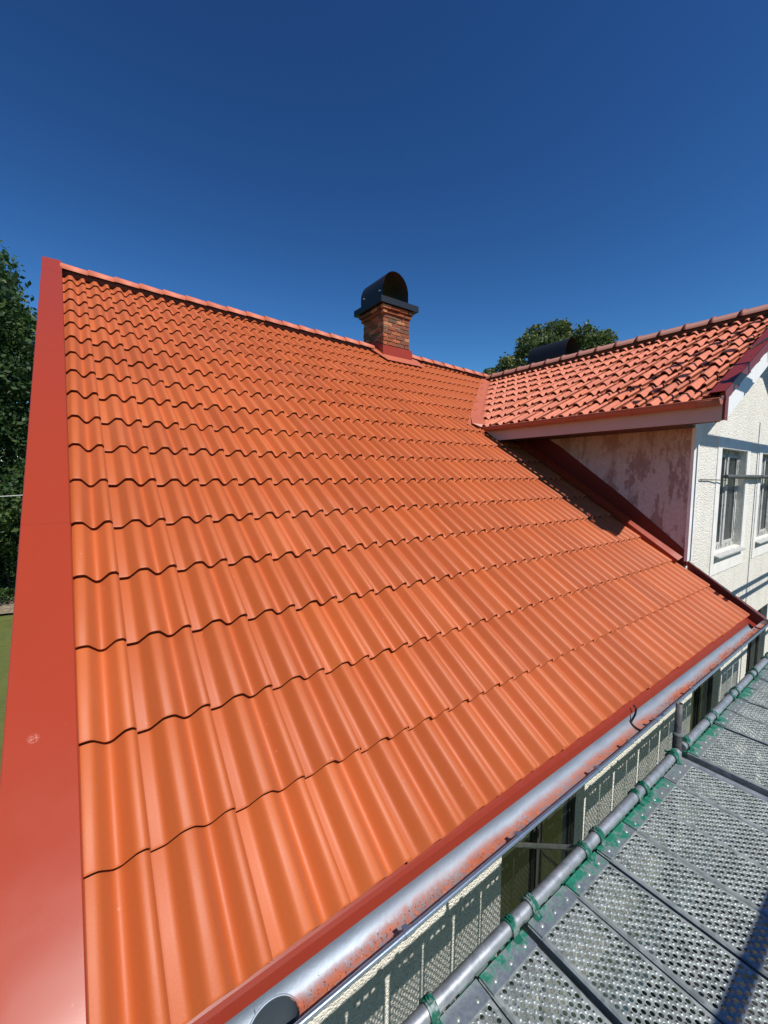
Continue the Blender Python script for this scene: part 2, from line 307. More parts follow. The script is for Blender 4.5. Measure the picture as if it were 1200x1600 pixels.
# ---- concrete roof tile (two waves), local: x across, y up slope, z normal; crest of the lower edge at z=0
AMP = 0.054
KP = [(-0.05, 0.16), (0.0, 0.10), (0.045, 0.02), (0.175, 0.0), (0.215, 0.06), (0.365, 0.93), (0.405, 1.0), (0.485, 1.0), (0.530, 0.93), (0.650, 0.10), (0.680, 0.03), (0.715, 0.03), (0.750, 0.10), (0.885, 0.93), (0.925, 1.0), (0.990, 1.0), (1.012, 0.90), (1.04, 0.55)]
_tx = np.linspace(-0.05, 1.04, 1091); _h = np.interp(_tx, [a for a, c in KP], [c for a, c in KP]); _k = np.hanning(61); _k /= _k.sum(); _h = np.convolve(np.pad(_h, 30, mode='edge'), _k, 'valid')
def prof(t): return float(np.interp(t, _tx, _h))*AMP-AMP
def tile_mesh(name, width, length, prof, lap, thick, tilt, mats, nx=44, rim=0.005):
    V = []; F = []; S = []; I = []
    xs = [i/nx*(1+lap) for i in range(nx+1)]
    us = [0.0, 0.008, length]
    def top(t, u):
        z = prof(t)-tilt*u/length*1.0
        if u == 0.0: z -= rim
        return (t*width, u, z)
    for u in us: V += [top(t, u) for t in xs]
    m = nx+1
    for j in range(2):
        for i in range(nx): F.append((j*m+i, j*m+i+1, (j+1)*m+i+1, (j+1)*m+i)); S.append(True); I.append(0)
    o = len(V)                                   # front edge face
    V += [top(t, 0.0) for t in xs]+[(t*width, 0.004, prof(t)-thick) for t in xs]
    for i in range(nx): F.append((o+i, o+m+i, o+m+i+1, o+i+1)); S.append(False); I.append(1)
    o = len(V)                                   # right lip, left lip, back
    for tt in (xs[-1], xs[0]):
        a = [top(tt, u) for u in (0.0, length)]; c = [(tt*width, u, prof(tt)-thick-tilt*u/length) for u in (0.0, length)]
        V += a+c
    F += [(o, o+2, o+3, o+1), (o+4, o+5, o+7, o+6)]; S += [False]*2; I += [1]*2
    me = bpy.data.meshes.new(name); me.from_pydata(V, [], F)
    for q in mats: me.materials.append(q)
    me.polygons.foreach_set('use_smooth', S); me.polygons.foreach_set('material_index', I); me.update(); return me
tile_me = tile_mesh('roof_tile', WD, GA+0.06, prof, 0.035, 0.021, 0.027*(GA+0.06)/GA, [MT['tile'], MT['edge']])
def cut_copy(me, planes):
    """planes: list of (co, no) in mesh-local space; keeps the side opposite to no"""
    bm = bmesh.new(); bm.from_mesh(me)
    for co, no in planes:
        bmesh.ops.bisect_plane(bm, geom=bm.verts[:]+bm.edges[:]+bm.faces[:], plane_co=co, plane_no=no, clear_outer=True)
    if not bm.faces or sum(f.calc_area() for f in bm.faces) < 0.03: bm.free(); return None
    m2 = bpy.data.meshes.new(me.name); bm.to_mesh(m2); bm.free()
    for q in me.materials: m2.materials.append(q)
    return m2
specs = []                                       # (depth, mesh, matrix)
R = random.Random(3)
for j in range(18):
    u0 = j*GA+0.004*math.sin(j*2.1)
    for k in range(0, 34):
        x0 = k*WD; xr = x0+WD
        if u0 > ridge_u(x0+0.13)-0.10: continue
        right_lim = xe if u0 < 3.8 else None
        me = tile_me; planes = []
        M = MFRAME @ Matrix.Translation((x0+R.uniform(-0.0012, 0.0012), u0+R.uniform(-0.003, 0.003), R.uniform(-0.0012, 0.0015))) @ Matrix.Rotation(R.uniform(-0.0028, 0.0028), 4, 'Z') @ Matrix.Rotation(R.uniform(-0.003, 0.003), 4, 'X')
        if u0+GA+0.06 > ridge_u(x0): planes.append((Vector((0, ridge_u(x0+0.13)-u0, 0)), Vector((0.0, 1, 0))))
        if u0 >= 3.8 or x0 > xe-0.4:
            # valley edge: main tiles stop 0.13 before the line u = valley_u(x)
            if u0 < 4.0:
                if x0 >= xe-0.02: continue
                if xr > xe: planes.append((Vector((xe-x0, 0, 0)), Vector((1, 0, 0))))
                if u0 > 3.3 and xr > 5.0:
                    s_ = 0.525/math.sin(TH); nrm = Vector((-s_, 1.0, 0)).normalized(); p0 = Vector((5.4-x0, valley_u(5.4)-u0, 0)) - nrm*0.03
                    planes.append((p0, nrm))
            else:
                # line in (x,u): u = valley_u(x) -> normal pointing to +x,-u
                s_ = 0.525/math.sin(TH); nrm = Vector((s_, -1.0, 0)).normalized()
                p0 = Vector((5.4-x0, valley_u(5.4)-u0, 0)) - nrm*0.055
                corners = [Vector((a, c, 0)) for a in (0, WD) for c in (0, GA+0.06)]
                d = [(c-p0).dot(nrm) for c in corners]
                if min(d) > -0.02: continue
                if max(d) > 0: planes.append((p0, nrm))
        # chimney footprint
        cx0, cx1, cu0 = 4.84, 5.74, 6.62
        if u0+GA > cu0 and x0 > cx0-0.02 and xr < cx1+0.14:
            if u0 > cu0: continue
            planes.append((Vector((0, cu0-u0, 0)), Vector((0, 1, 0))))
        if planes:
            me = cut_copy(tile_me, planes)
            if me is None: continue
        c = M @ Vector((WD/2, GA/2, 0)); dep = (c-CAM).length
        specs.append((dep, me, M))
specs.sort(key=lambda s: s[0])
def place(specs, name, parent, limit=300):
    for dep, me, M in specs[:limit]:
        o = bpy.data.objects.new(name, me); link(o, parent); o.matrix_world = M
    rest = specs[limit:]
    if rest:
        bm = bmesh.new()
        for dep, me, M in rest:
            t = me.copy(); t.transform(M); bm.from_mesh(t); bpy.data.meshes.remove(t)
        m2 = bpy.data.meshes.new(name); bm.to_mesh(m2); bm.free()
        for q in rest[0][1].materials: m2.materials.append(q)
        o = link(bpy.data.objects.new(name, m2), parent); o['kind'] = 'stuff'
place(specs, 'roof_tile', main_roof)

# ---- clay pantiles of the wing (one roll each)
GW, WW = 0.385, 0.252
def prof2(t):
    # broad roll that climbs fast and falls to a pan
    h = 0.5*(1-math.cos(2*math.pi*((t-0.12)/0.88))) if t > 0.12 else 0.0
    if t > 0.86: h = max(h, 0.34-0.6*(t-0.86))
    if t < 0.12: h = 0.10*(1-t/0.12)
    return h*0.062-0.062
pan_me = tile_mesh('pantile', WW, GW+0.07, lambda t: prof(t)*1.02, 0.035, 0.025, 0.042*(GW+0.07)/GW, [MT['pan'], MT['edge']], nx=44, rim=0.006)
specs = []
for j in range(9):
    for k in range(0, 24):
        v0 = j*GW; q1 = 5.75-k*WW              # local x runs towards -Y
        if q1 < 0.40: continue
        if v0 > VR-0.12: continue
        ax, az = math.cos(TW), math.sin(TW)
        F_ = Matrix(((0, ax, -az, 0), (-1, 0, 0, 0), (0, az, ax, 0), (0, 0, 0, 1)))
        org = PW(q1, v0)
        M = Matrix.Translation(org) @ F_ @ Matrix.Translation((R.uniform(-0.004, 0.004), R.uniform(-0.010, 0.010), R.uniform(-0.002, 0.006))) @ Matrix.Rotation(R.uniform(-0.014, 0.014), 4, 'Z') @ Matrix.Rotation(R.uniform(-0.008, 0.008), 4, 'X')
        planes = []
        if v0+GW+0.07 > VR: planes.append((Vector((0, VR-v0, 0)), Vector((0, 1, 0))))
        # valley in wing frame: world Y where main plane meets: y = (z-ZE)/tan(TH)
        def yv(v): return (PW(0, v).z-ZE)/math.tan(TH)
        sl_ = (yv(1)-yv(0)); y_at = yv(v0)
        # local x = q1 - Y ; keep Y < yv(v)-0.06 -> q1-x < ... -> x > q1 - (y_at + sl_*y) + 0.06
        nrm = Vector((-1.0, -sl_, 0)).normalized(); p0 = Vector((q1-y_at+0.06, 0, 0))
        d = [(Vector((a, c, 0))-p0).dot(nrm) for a in (0, WW) for c in (0, GW)]
        if min(d) > -0.10: continue
        if max(d) > 0: planes.append((p0, nrm))
        me = pan_me
        if planes:
            me = cut_copy(pan_me, planes)
            if me is None: continue
        specs.append(((M @ Vector((0.1, 0.2, 0))-CAM).length, me, M))
specs.sort(key=lambda s: s[0]); place(specs, 'pantile', wing_roof)

# ---- ridge tiles
def ridge_p_(x): return PM(x, ridge_u(x)-0.01, -0.02)
def half_round(L, r0, r1, collar=False, n=14, thick=0.014):
    V = []; F = []; S = []; st = [(0.0, r0), (L, r1)] if not collar else [(0.0, r0+0.016), (0.045, r0+0.016), (0.046, r0), (L, r0)]
    for rr in (0, thick):
        for (x, r) in st:
            for i in range(n+1):
                a = math.pi*i/n; V.append((x, math.cos(a)*(r-rr), math.sin(a)*(r-rr)))
    m = n+1; q = len(st)
    for j in range(q-1):
        for i in range(n):
            F.append((j*m+i, (j+1)*m+i, (j+1)*m+i+1, j*m+i+1)); S.append(True)
    o = q*m
    for i in range(n): F.append((i, i+1, o+i+1, o+i)); S.append(False); F.append(((q-1)*m+i, o+(q-1)*m+i, o+(q-1)*m+i+1, (q-1)*m+i+1)); S.append(False)
    me = bpy.data.meshes.new('ridge_tile'); me.from_pydata(V, [], F); me.polygons.foreach_set('use_smooth', S)
    return me
mb = MB(); mb.tube([ridge_p_(0.02), ridge_p_(8.0)], 0.058, 10); mb.build('ridge_bedding', MT['under'], main_roof)
mb = MB(); mb.tube([(RX, 0.24, Z0W+0.525*(RX-X0W)-0.02), (RX, 5.6, Z0W+0.525*(RX-X0W)-0.02)], 0.065, 10); mb.build('ridge_bedding', MT['under'], wing_roof)
rt = half_round(0.345, 0.100, 0.086); rt.materials.append(MT['pan'])
def ridge_p(x): return PM(x, ridge_u(x), -0.005)
k = 0; x = 0.02
while x < 8.05:
    if not (4.80 < x+0.15 < 5.80):
        p = ridge_p(x); q = ridge_p(x+0.3); d = (q-p).normalized(); side = Vector((0, 0, 1)).cross(d).normalized(); up = d.cross(side)
        Mx = Matrix(((d.x, side.x, up.x, p.x), (d.y, side.y, up.y, p.y), (d.z, side.z, up.z, p.z+0.0), (0, 0, 0, 1)))
        o = link(bpy.data.objects.new('ridge_tile', rt), main_roof)
        o.matrix_world = Mx @ Matrix.Rotation(R.uniform(0.02, 0.03), 4, 'Y') @ Matrix.Rotation(R.uniform(-0.01, 0.01), 4, 'Z')
    x += 0.30
rt2 = half_round(0.36, 0.100, 0.100, True); rt2.materials.append(MT['ridge'])
y = 5.65; top = Z0W+0.525*(RX-X0W)
while y > 0.2:
    Mx = Matrix(((0, 1, 0, RX), (-1, 0, 0, y), (0, 0, 1, top-0.005), (0, 0, 0, 1)))
    o = link(bpy.data.objects.new('ridge_tile', rt2), wing_roof); o.matrix_world = Mx @ Matrix.Rotation(R.uniform(-0.008, 0.008), 4, 'Y')
    y -= 0.345

# ---- left verge flashing in three lapped lengths
def vout(u): return -0.082-0.0118*u
def vin(u): return 0.112-0.0105*u
us = [(-0.05, 2.02), (1.98, 7.02), (6.98, 7.62)]
for i, (a, c) in enumerate(us):
    t0 = 0.068+0.0008*i; t1 = t0
    mb = MB(); st = []
    for u in (a, c):
        xo, xi = vout(u), vin(u)
        st.append([PM(xo, u, -0.20), PM(xo, u, t0-0.004), PM(xo+0.004, u, t0), PM(xi-0.004, u, t0), PM(xi, u, t0-0.004), PM(xi, u, -0.085)])
    V = st[0]+st[1]; F = [(j, j+6, j+7, j+1) for j in range(5)]; F = [f[::-1] for f in F]
    V2 = [p+Vector((0.0, 0, 0)) for p in V]
    mb.add(V, F); mb.add([st[0][1], st[0][4], st[0][4]-Vector((0, 0, 0.09)), st[0][1]-Vector((0, 0, 0.2))], [(0, 3, 2, 1)])
    if i == 2: mb.add([st[1][1], st[1][4], st[1][4]-Vector((0, 0, 0.3)), st[1][1]-Vector((0, 0, 0.3))], [(0, 1, 2, 3)])
    mb.build('verge_flashing', MT['red'], house)
mb = MB(); mb.hexa([PM(-0.055, 0, -0.38), PM(0.02, 0, -0.38), PM(0.02, 7.4, -0.38), PM(-0.055, 7.4, -0.38), PM(-0.075, 0, 0.05), PM(0.02, 0, 0.05), PM(0.02, 7.4, 0.05), PM(-0.075, 7.4, 0.05)])
mb.build('bargeboard', MT['white'], house)
# ---- eave flashing below the lowest course, drops into the gutter
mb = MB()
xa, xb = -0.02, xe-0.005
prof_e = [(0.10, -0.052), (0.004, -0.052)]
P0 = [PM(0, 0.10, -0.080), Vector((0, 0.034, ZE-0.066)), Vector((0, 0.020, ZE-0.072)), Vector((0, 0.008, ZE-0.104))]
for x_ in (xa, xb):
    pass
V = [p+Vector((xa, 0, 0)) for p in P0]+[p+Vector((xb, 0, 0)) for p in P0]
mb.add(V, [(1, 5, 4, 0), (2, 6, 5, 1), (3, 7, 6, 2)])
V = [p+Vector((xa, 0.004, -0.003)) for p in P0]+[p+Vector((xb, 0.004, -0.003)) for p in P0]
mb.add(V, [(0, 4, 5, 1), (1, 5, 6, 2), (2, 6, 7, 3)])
mb.build('eave_flashing', MT['eave_shade_red'], house)  # same coated red as the verge, darkened in colour for its shaded angle
# eave closer board behind
mb = MB(); mb.box((xa, 0.046, ZE-0.30), (xb+0.2, 0.070, ZE-0.13)); mb.build('eave_board', MT['under'], house)
mb = MB(); mb.box((-0.04, 0.0705, ZE-0.30), (xe+0.05, 0.598, ZE-0.28)); mb.build('soffit', MT['smooth'], house)

# ---- zinc gutter with outlet hole
GY, GZ, GR = -0.047, 4.497, 0.066
gx0, gx1 = -0.12, 5.98
OX, OA, OB = 0.53, 0.075, 0.85        # outlet centre, half-length, half-angle
na = 60
gxs = sorted(set([gx0+(gx1-gx0)*i/150 for i in range(151)]+[OX-0.085+0.0025*i for i in range(69)])); nx_ = len(gxs)-1
V = []; F = []
for x_ in gxs:
    for j in range(na+1):
        a = math.pi*j/na; V.append((x_, GY+math.cos(a)*GR, GZ-math.sin(a)*GR*1.0-0.0012*math.sin(x_*2.3)))
for i in range(nx_):
    xm = (gxs[i]+gxs[i+1])/2
    for j in range(na):
        am = math.pi*(j+0.5)/na-math.pi*0.46
        if ((xm-OX)/OA)**2+(am/OB)**2 < 0.97: continue
        F.append((i*(na+1)+j, i*(na+1)+j+1, (i+1)*(na+1)+j+1, (i+1)*(na+1)+j))
gutter = mesh('gutter', V, F, MT['zinc'], house, True)
sol = gutter.modifiers.new('thickness', 'SOLIDIFY'); sol.thickness = 0.0018; sol.offset = 0
def onG(x_, a, r=GR): aa = a+math.pi*0.46; return Vector((x_, GY+math.cos(aa)*r, GZ-math.sin(aa)*r))
ring = [onG(OX+OA*1.03*math.cos(t), OB*1.02*math.sin(t), GR-0.002) for t in [2*math.pi*i/40 for i in range(41)]]
mb = MB(); mb.tube(ring, 0.0032, 6, False); mb.build('outlet_rim', MT['zinc'], gutter)
V = []; n = 40; lv = [(1.02, 0.0), (0.98, 0.010), (0.90, 0.030), (0.72, 0.058), (0.55, 0.078), (0.50, 0.30)]
for sc_, dr in lv:
    for i in range(n):
        t = 2*math.pi*i/n; p = onG(OX+OA*sc_*math.cos(t), OB*sc_*math.sin(t), GR); V.append(p+Vector((0, 0, -dr)))
F = [(a*n+i, a*n+(i+1) % n, (a+1)*n+(i+1) % n, (a+1)*n+i) for a in range(len(lv)-1) for i in range(n)]
mesh('outlet_funnel', V, F, MT['zdark'], gutter, True)
mb = MB(); mb.tube([(OX, GY, GZ-0.30), (OX, 0.10, GZ-0.50), (OX, 0.50, GZ-0.75), (OX, 0.545, GZ-1.0), (OX, 0.545, 0.3)], 0.038, 14); mb.build('downpipe', MT['bead'], gutter)
mb = MB(); mb.tube([(gx0, GY-GR-0.004, GZ+0.001), (3.0, GY-GR-0.004, GZ-0.002), (gx1, GY-GR-0.004, GZ+0.002)], 0.0092, 10); mb.build('gutter_bead', MT['bead'], gutter)
mb = MB(); V = [Vector((gx1, GY+math.cos(math.pi*j/14)*GR, GZ-math.sin(math.pi*j/14)*GR)) for j in range(15)]
mb.add(V, [tuple(range(15))]); V2 = [Vector((gx0, v.y, v.z)) for v in V]; mb.add(V2, [tuple(range(15))[::-1]]); mb.build('gutter_end_cap', MT['bead'], gutter)
bx_ = [0.36, 0.965, 1.58, 2.25, 2.62, 2.98, 3.62, 4.25, 4.9, 5.5]
for x_ in bx_:
    mb = MB(); W_ = 0.012
    pts = [(GY-(GR+0.004)*math.cos(math.pi*j/12)*-1*-1, GZ-math.sin(math.pi*j/12)*(GR+0.004)) for j in range(13)]
    V = []; F = []
    for (yy, zz) in pts: V += [(x_-W_, yy, zz), (x_+W_, yy, zz)]
    F = [(2*i, 2*i+1, 2*i+3, 2*i+2) for i in range(12)]; mb.add(V, F, True)
    mb.tube([(x_-0.017, GY-GR-0.004, GZ), (x_+0.017, GY-GR-0.004, GZ)], 0.0118, 10)
    mb.box((x_-0.010, GY-GR+0.002, GZ-0.004), (x_+0.010, GY-GR+0.022, GZ+0.001))
    mb.build('bracket', MT['bead'], gutter)
# black strap that hangs from the tiles over the flashing into the gutter
mb = MB(); pts = [(2.93, 0.00, ZE-0.045), (2.935, -0.015, ZE-0.062), (2.925, -0.014, ZE-0.10), (2.91, -0.004, ZE-0.135), (2.905, 0.0, ZE-0.150)]
pts += [(2.905-0.004*j, GY+math.cos(math.pi*j/10)*(GR-0.006), GZ-math.sin(math.pi*j/10)*(GR-0.006)) for j in range(2, 10)]
mb.tube(pts, 0.006, 8); tag(mb.build('gutter_strap', MT['cable'], gutter), 'black strap looped down into the gutter')
# debris in the gutter
bm = MB(); rr = random.Random(5)
for i in range(2600):
    x_ = rr.uniform(0.62, 5.75); dens = 0.35+0.65*(math.sin(x_*3.1+1)*math.sin(x_*1.7) > -0.1)
    if x_ > 4.6: dens = 1.0
    if 1.75 < x_ < 3.3: dens *= 0.18
    if rr.random() > dens: continue
    a = math.pi*0.485+rr.gauss(0, 0.17 if x_ < 4.6 else 0.30); s_ = rr.uniform(0.0012, 0.0045)*(1.35 if x_ > 4.6 else 1); p = Vector((x_, GY+math.cos(a)*(GR-0.002), GZ-math.sin(a)*(GR-0.002)))
    d = [Vector((rr.uniform(-1, 1), rr.uniform(-1, 1), rr.uniform(-.4, .4))).normalized()*s_*rr.uniform(.7, 1.3) for _ in range(3)]
    bm.add([p+d[0], p+d[1], p+d[2], p+Vector((0, 0, s_*0.9))], [(0, 1, 3), (1, 2, 3), (2, 0, 3)])
tag(bm.build('gutter_debris', MT['rust']), 'orange tile dust and leaf crumbs lying along the zinc gutter', 'debris', kind='stuff')

# ---- side upstand where the wing wall meets the main roof
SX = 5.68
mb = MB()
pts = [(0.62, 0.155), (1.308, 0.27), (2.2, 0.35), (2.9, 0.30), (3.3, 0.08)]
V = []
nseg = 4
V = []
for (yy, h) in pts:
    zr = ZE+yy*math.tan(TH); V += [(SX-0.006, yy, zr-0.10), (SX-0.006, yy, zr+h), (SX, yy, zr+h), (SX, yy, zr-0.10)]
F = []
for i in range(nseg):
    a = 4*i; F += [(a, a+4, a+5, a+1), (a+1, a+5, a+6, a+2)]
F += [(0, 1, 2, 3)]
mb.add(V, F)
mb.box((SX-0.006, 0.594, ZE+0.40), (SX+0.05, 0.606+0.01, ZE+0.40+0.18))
mb.build('side_flashing', MT['wall_shade_red'], house)  # red sheet with the shade under the wing eave put into its colour
# sloped cover strip beside the tiles (lit piece), and the verge beyond the wall corner
mb = MB()
def strip(pts_in, pts_out, thick=0.004):
    V = pts_in+pts_out; k = len(pts_in); mb.add(V, [(i, i+1, k+i+1, k+i) for i in range(k-1)])
strip([PM(xe-0.03, u, 0.012) for u in (0.80, 1.5, 2.2, 3.0, 3.9)][::-1], [PM(SX-0.008, u, 0.055) for u in (0.80, 1.5, 2.2, 3.0, 3.9)][::-1])
strip([PM(xe-0.03, u, -0.03) for u in (0.80, 3.9)][::-1], [PM(xe-0.03, u, 0.012) for u in (0.80, 3.9)][::-1])
mb.build('cover_flashing', MT['red'], house)
mb = MB()
# verge: gutter-like channel (dark) + raised maroon edge, u from -0.08 to 0.82
c0, c1 = -0.10, 0.83
mb.hexa([PM(5.66, c0, -0.10), PM(5.80, c0, -0.10), PM(5.76, c1, -0.10), PM(5.66, c1, -0.10), PM(5.66, c0, -0.09), PM(5.80, c0, -0.09), PM(5.76, c1, -0.09), PM(5.66, c1, -0.09)])
mb.hexa([PM(5.775, c0, -0.16), PM(5.895, c0, -0.16), PM(5.79, c1, -0.16), PM(5.725, c1, -0.16), PM(5.775, c0, 0.0), PM(5.895, c0, -0.012), PM(5.79, c1, 0.02), PM(5.725, c1, 0.032)])
mb.build('end_flashing', MT['maroon'], house)

# ---- valley flashing
mb = MB()
def vp(x, off_m=0, lift=0.0):    # point on the valley line
    z = Z0W+0.525*(x-X0W); return Vector((x, (z-ZE)/math.tan(TH), z))
vx = [5.14, 5.6, 6.4, 7.2, 8.0]
L0 = []; L1 = []; L2 = []
for x_ in vx:
    p = vp(x_); L1.append(p+Vector((0, 0, -0.012)))
    q = p+Vector((-0.22, 0.02, 0)); q.z = ZE+q.y*math.tan(TH)-0.026; L0.append(q)
    w_ = p+Vector((0.10, -0.06, 0)); w_.z = Z0W+0.525*(w_.x-X0W)-0.06; L2.append(w_)
V = L0+L1+L2; k = len(vx); F = [(a*k+i, (a+1)*k+i, (a+1)*k+i+1, a*k+i+1) for a in range(2) for i in range(k-1)]
mb.add(V, F)
q0 = L0[0]; 
mb.add([PM(5.00, 3.95, 0.012), PM(5.32, 3.62, 0.016), L1[0]+Vector((0.10, -0.14, 0.0)), L1[1], L0[1]], [(0, 1, 2, 3, 4)])
mb.build('valley_flashing', MT['flash'], house)

# ---- wing eave: fascia, soffit, gutter
zt = Z0W
mb = MB()
mb.hexa([(5.115, 0.22, 6.555), (5.145, 0.22, 6.555), (5.145, 2.86, 6.555), (5.115, 2.86, 6.555), (5.115, 0.22, 6.735), (5.145, 0.22, 6.735), (5.145, 3.12, 6.735), (5.115, 3.12, 6.735)])
mb.build('fascia', MT['fascia'], house)
mb = MB(); mb.box((5.146, 0.28, 6.562), (5.30, 3.05, 6.580)); mb.box((5.301, 0.60, 6.562), (SX-0.001, 3.05, 6.580)); mb.build('wing_soffit', MT['under'], house)
mb = MB(); V = []; na2 = 12; gx, gz, gr = 5.052, 6.752, 0.056
ys = [0.215+i*(3.04-0.215)/12 for i in range(13)]
for yy in ys:
    for j in range(na2+1):
        a = math.pi*j/na2; V.append((gx-math.cos(a)*gr, yy, gz-math.sin(a)*gr))
F = [(i*(na2+1)+j, (i+1)*(na2+1)+j, (i+1)*(na2+1)+j+1, i*(na2+1)+j+1) for i in range(12) for j in range(na2)]
wg = mesh('wing_gutter', V, F, MT['copper'], house, True); s2 = wg.modifiers.new('thickness', 'SOLIDIFY'); s2.thickness = 0.003
mb = MB(); mb.tube([(gx-gr-0.003, 0.215, gz), (gx-gr-0.003, 3.04, gz)], 0.007, 8); mb.build('gutter_bead', MT['copper'], wg)
mb = MB(); mb.add([(gx-math.cos(math.pi*j/12)*gr, 0.216, gz-math.sin(math.pi*j/12)*gr) for j in range(13)], [tuple(range(13))]); mb.build('gutter_end_cap', MT['copper'], wg)
for yy in (0.42, 1.0, 1.65, 2.3, 2.85):
    mb = MB(); V = []
    for j in range(11):
        a = math.pi*j/10; V += [(gx-math.cos(a)*(gr+0.004), yy-0.016, gz-math.sin(a)*(gr+0.004)), (gx-math.cos(a)*(gr+0.004), yy+0.016, gz-math.sin(a)*(gr+0.004))]
    mb.add(V, [(2*i, 2*i+1, 2*i+3, 2*i+2) for i in range(10)], True); mb.tube([(gx-gr-0.003, yy-0.018, gz), (gx-gr-0.003, yy+0.018, gz)], 0.0105, 8)
    mb.build('bracket', MT['copper'], wg)
# wing verge: maroon cover strip over white bargeboard
mb = MB(); YO = 0.195
mb.hexa([PW(YO, -0.02, -0.07), PW(YO+0.005, -0.02, -0.07), PW(YO+0.005, VR, -0.07), PW(YO, VR, -0.07), PW(YO, -0.02, 0.028), PW(YO+0.005, -0.02, 0.028), PW(YO+0.005, VR, 0.028), PW(YO, VR, 0.028)][::1])
mb.hexa([PW(YO, -0.02, 0.022), PW(0.315, -0.02, 0.022), PW(0.315, VR, 0.022), PW(YO, VR, 0.022), PW(YO, -0.02, 0.029), PW(0.315, -0.02, 0.029), PW(0.315, VR, 0.029), PW(YO, VR, 0.029)])
mb.hexa([PW(0.312, -0.02, -0.05), PW(0.318, -0.02, -0.05), PW(0.318, VR, -0.05), PW(0.312, VR, -0.05), PW(0.312, -0.02, 0.029), PW(0.318, -0.02, 0.029), PW(0.318, VR, 0.029), PW(0.312, VR, 0.029)])
mb.box((5.108, 0.197, 6.56), (5.20, 0.212, 6.80))
wv = mb.build('wing_verge_flashing', MT['maroon'], house)
mb = MB()
for v_ in (0.22, 0.62, 1.0, 1.45, 1.9, 2.4, 2.9):
    p = PW(YO+0.03, v_, 0.029); mb.tube([p, p+(PW(0, 0, 1)-PW(0, 0, 0))*0.005], 0.006, 8)
mb.build('screw', MT['zdark'], wv)
mb = MB(); mb.hexa([PW(0.215, 0.0, -0.27), PW(0.24, 0.0, -0.27), PW(0.24, VR, -0.27), PW(0.215, VR, -0.27), PW(0.215, 0.0, -0.02), PW(0.24, 0.0, -0.02), PW(0.24, VR, -0.02), PW(0.215, VR, -0.02)])
mb.build('wing_bargeboard', MT['white'], house)
mb = MB(); mb.hexa([PW(0.241, 0.1, -0.20), PW(0.60, 0.1, -0.20), PW(0.60, VR, -0.20), PW(0.241, VR, -0.20), PW(0.241, 0.1, -0.185), PW(0.60, 0.1, -0.185), PW(0.60, VR, -0.185), PW(0.241, VR, -0.185)])
mb.build('verge_soffit', MT['white'], house)

mb = MB(); mb.tube([PW(0.30, 1.30, 0.035), PW(0.185, 1.62, 0.05), PW(0.175, 1.64, -0.02), PW(0.175, 1.64, -0.02)+Vector((0, 0, -0.16))], 0.009, 8); mb.build('eave_hook', MT['black'], house)
# ---- walls
FY = 0.60
wins_g = [(6.67, 7.80, 5.03, 6.375), (8.63, 9.76, 5.03, 6.375)]
wins_l = [(2.43, 3.58, 2.15, 3.78), (6.20, 7.32, 2.15, 3.78), (8.70, 9.85, 2.15, 3.78)]
ops = wins_g+wins_l
xs = sorted(set([0.22, 5.68, 10.32]+[a for o_ in ops for a in o_[:2]])); zs = sorted(set([0.0, 4.85, 6.60]+[a for o_ in ops for a in o_[2:]]))
mb = MB()
for i in range(len(xs)-1):
    for j in range(len(zs)-1):
        xm, zm = (xs[i]+xs[i+1])/2, (zs[j]+zs[j+1])/2
        if any(o_[0] < xm < o_[1] and o_[2] < zm < o_[3] for o_ in ops): continue
        if zm > 4.85 and xm < 5.68: continue
        mb.add([(xs[i], FY, zs[j]), (xs[i+1], FY, zs[j]), (xs[i+1], FY, zs[j+1]), (xs[i], FY, zs[j+1])], [(0, 1, 2, 3)])
zr = lambda x_: Z0W+0.525*(x_-X0W)-0.19
mb.add([(5.68, FY, 6.60), (10.32, FY, 6.60), (10.32, FY, zr(5.68)), (8.0, FY, zr(8.0)), (5.68, FY, zr(5.68))], [(0, 1, 2, 3, 4)])
DP = 0.13
for (a, c, z0, z1) in ops:
    mb.add([(a, FY, z0), (a, FY, z1), (a, FY+DP, z1), (a, FY+DP, z0)], [(0, 1, 2, 3)]); mb.add([(c, FY, z0), (c, FY, z1), (c, FY+DP, z1), (c, FY+DP, z0)], [(3, 2, 1, 0)])
    mb.add([(a, FY, z1), (c, FY, z1), (c, FY+DP, z1), (a, FY+DP, z1)], [(0, 1, 2, 3)]); mb.add([(a, FY, z0), (c, FY, z0), (c, FY+DP, z0), (a, FY+DP, z0)], [(3, 2, 1, 0)])
fw = mb.build('front_wall', MT['wall'], house)
mb = MB()
def band(x0, x1, z0, z1, d=0.010): mb.box((x0, FY-d, z0), (x1, FY+0.02, z1))
for (a, c, z0, z1) in wins_g:
    band(a-0.16, a-0.004, z0-0.28, z1+0.14); band(c+0.004, c+0.16, z0-0.28, z1+0.14); band(a-0.004, c+0.004, z1+0.004, z1+0.14); band(a-0.004, c+0.004, z0-0.28, z0-0.06)
band(5.672, 5.83, 5.05, 6.60, 0.012)
mb.build('smooth_surround', MT['smooth'], house)
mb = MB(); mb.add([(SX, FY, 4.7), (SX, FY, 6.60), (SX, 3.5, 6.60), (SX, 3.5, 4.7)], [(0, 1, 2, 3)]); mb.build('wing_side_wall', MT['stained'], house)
mb = MB(); mb.add([(0.22, FY, 0), (0.22, FY, 4.85), (0.22, 5.9, 8.40), (0.22, 11.0, 4.85), (0.22, 11.0, 0)], [(0, 1, 2, 3, 4)]); mb.add([(0.22, 11, 0), (0.22, 11, 4.85), (12, 11, 4.85), (12, 11, 0)], [(0, 1, 2, 3)]); mb.add([(10.32, FY, 0), (10.32, 11, 0), (10.32, 11, 6.6), (10.32, FY, 6.6)], [(0, 1, 2, 3)])
mb.build('end_wall', MT['wall'], house)
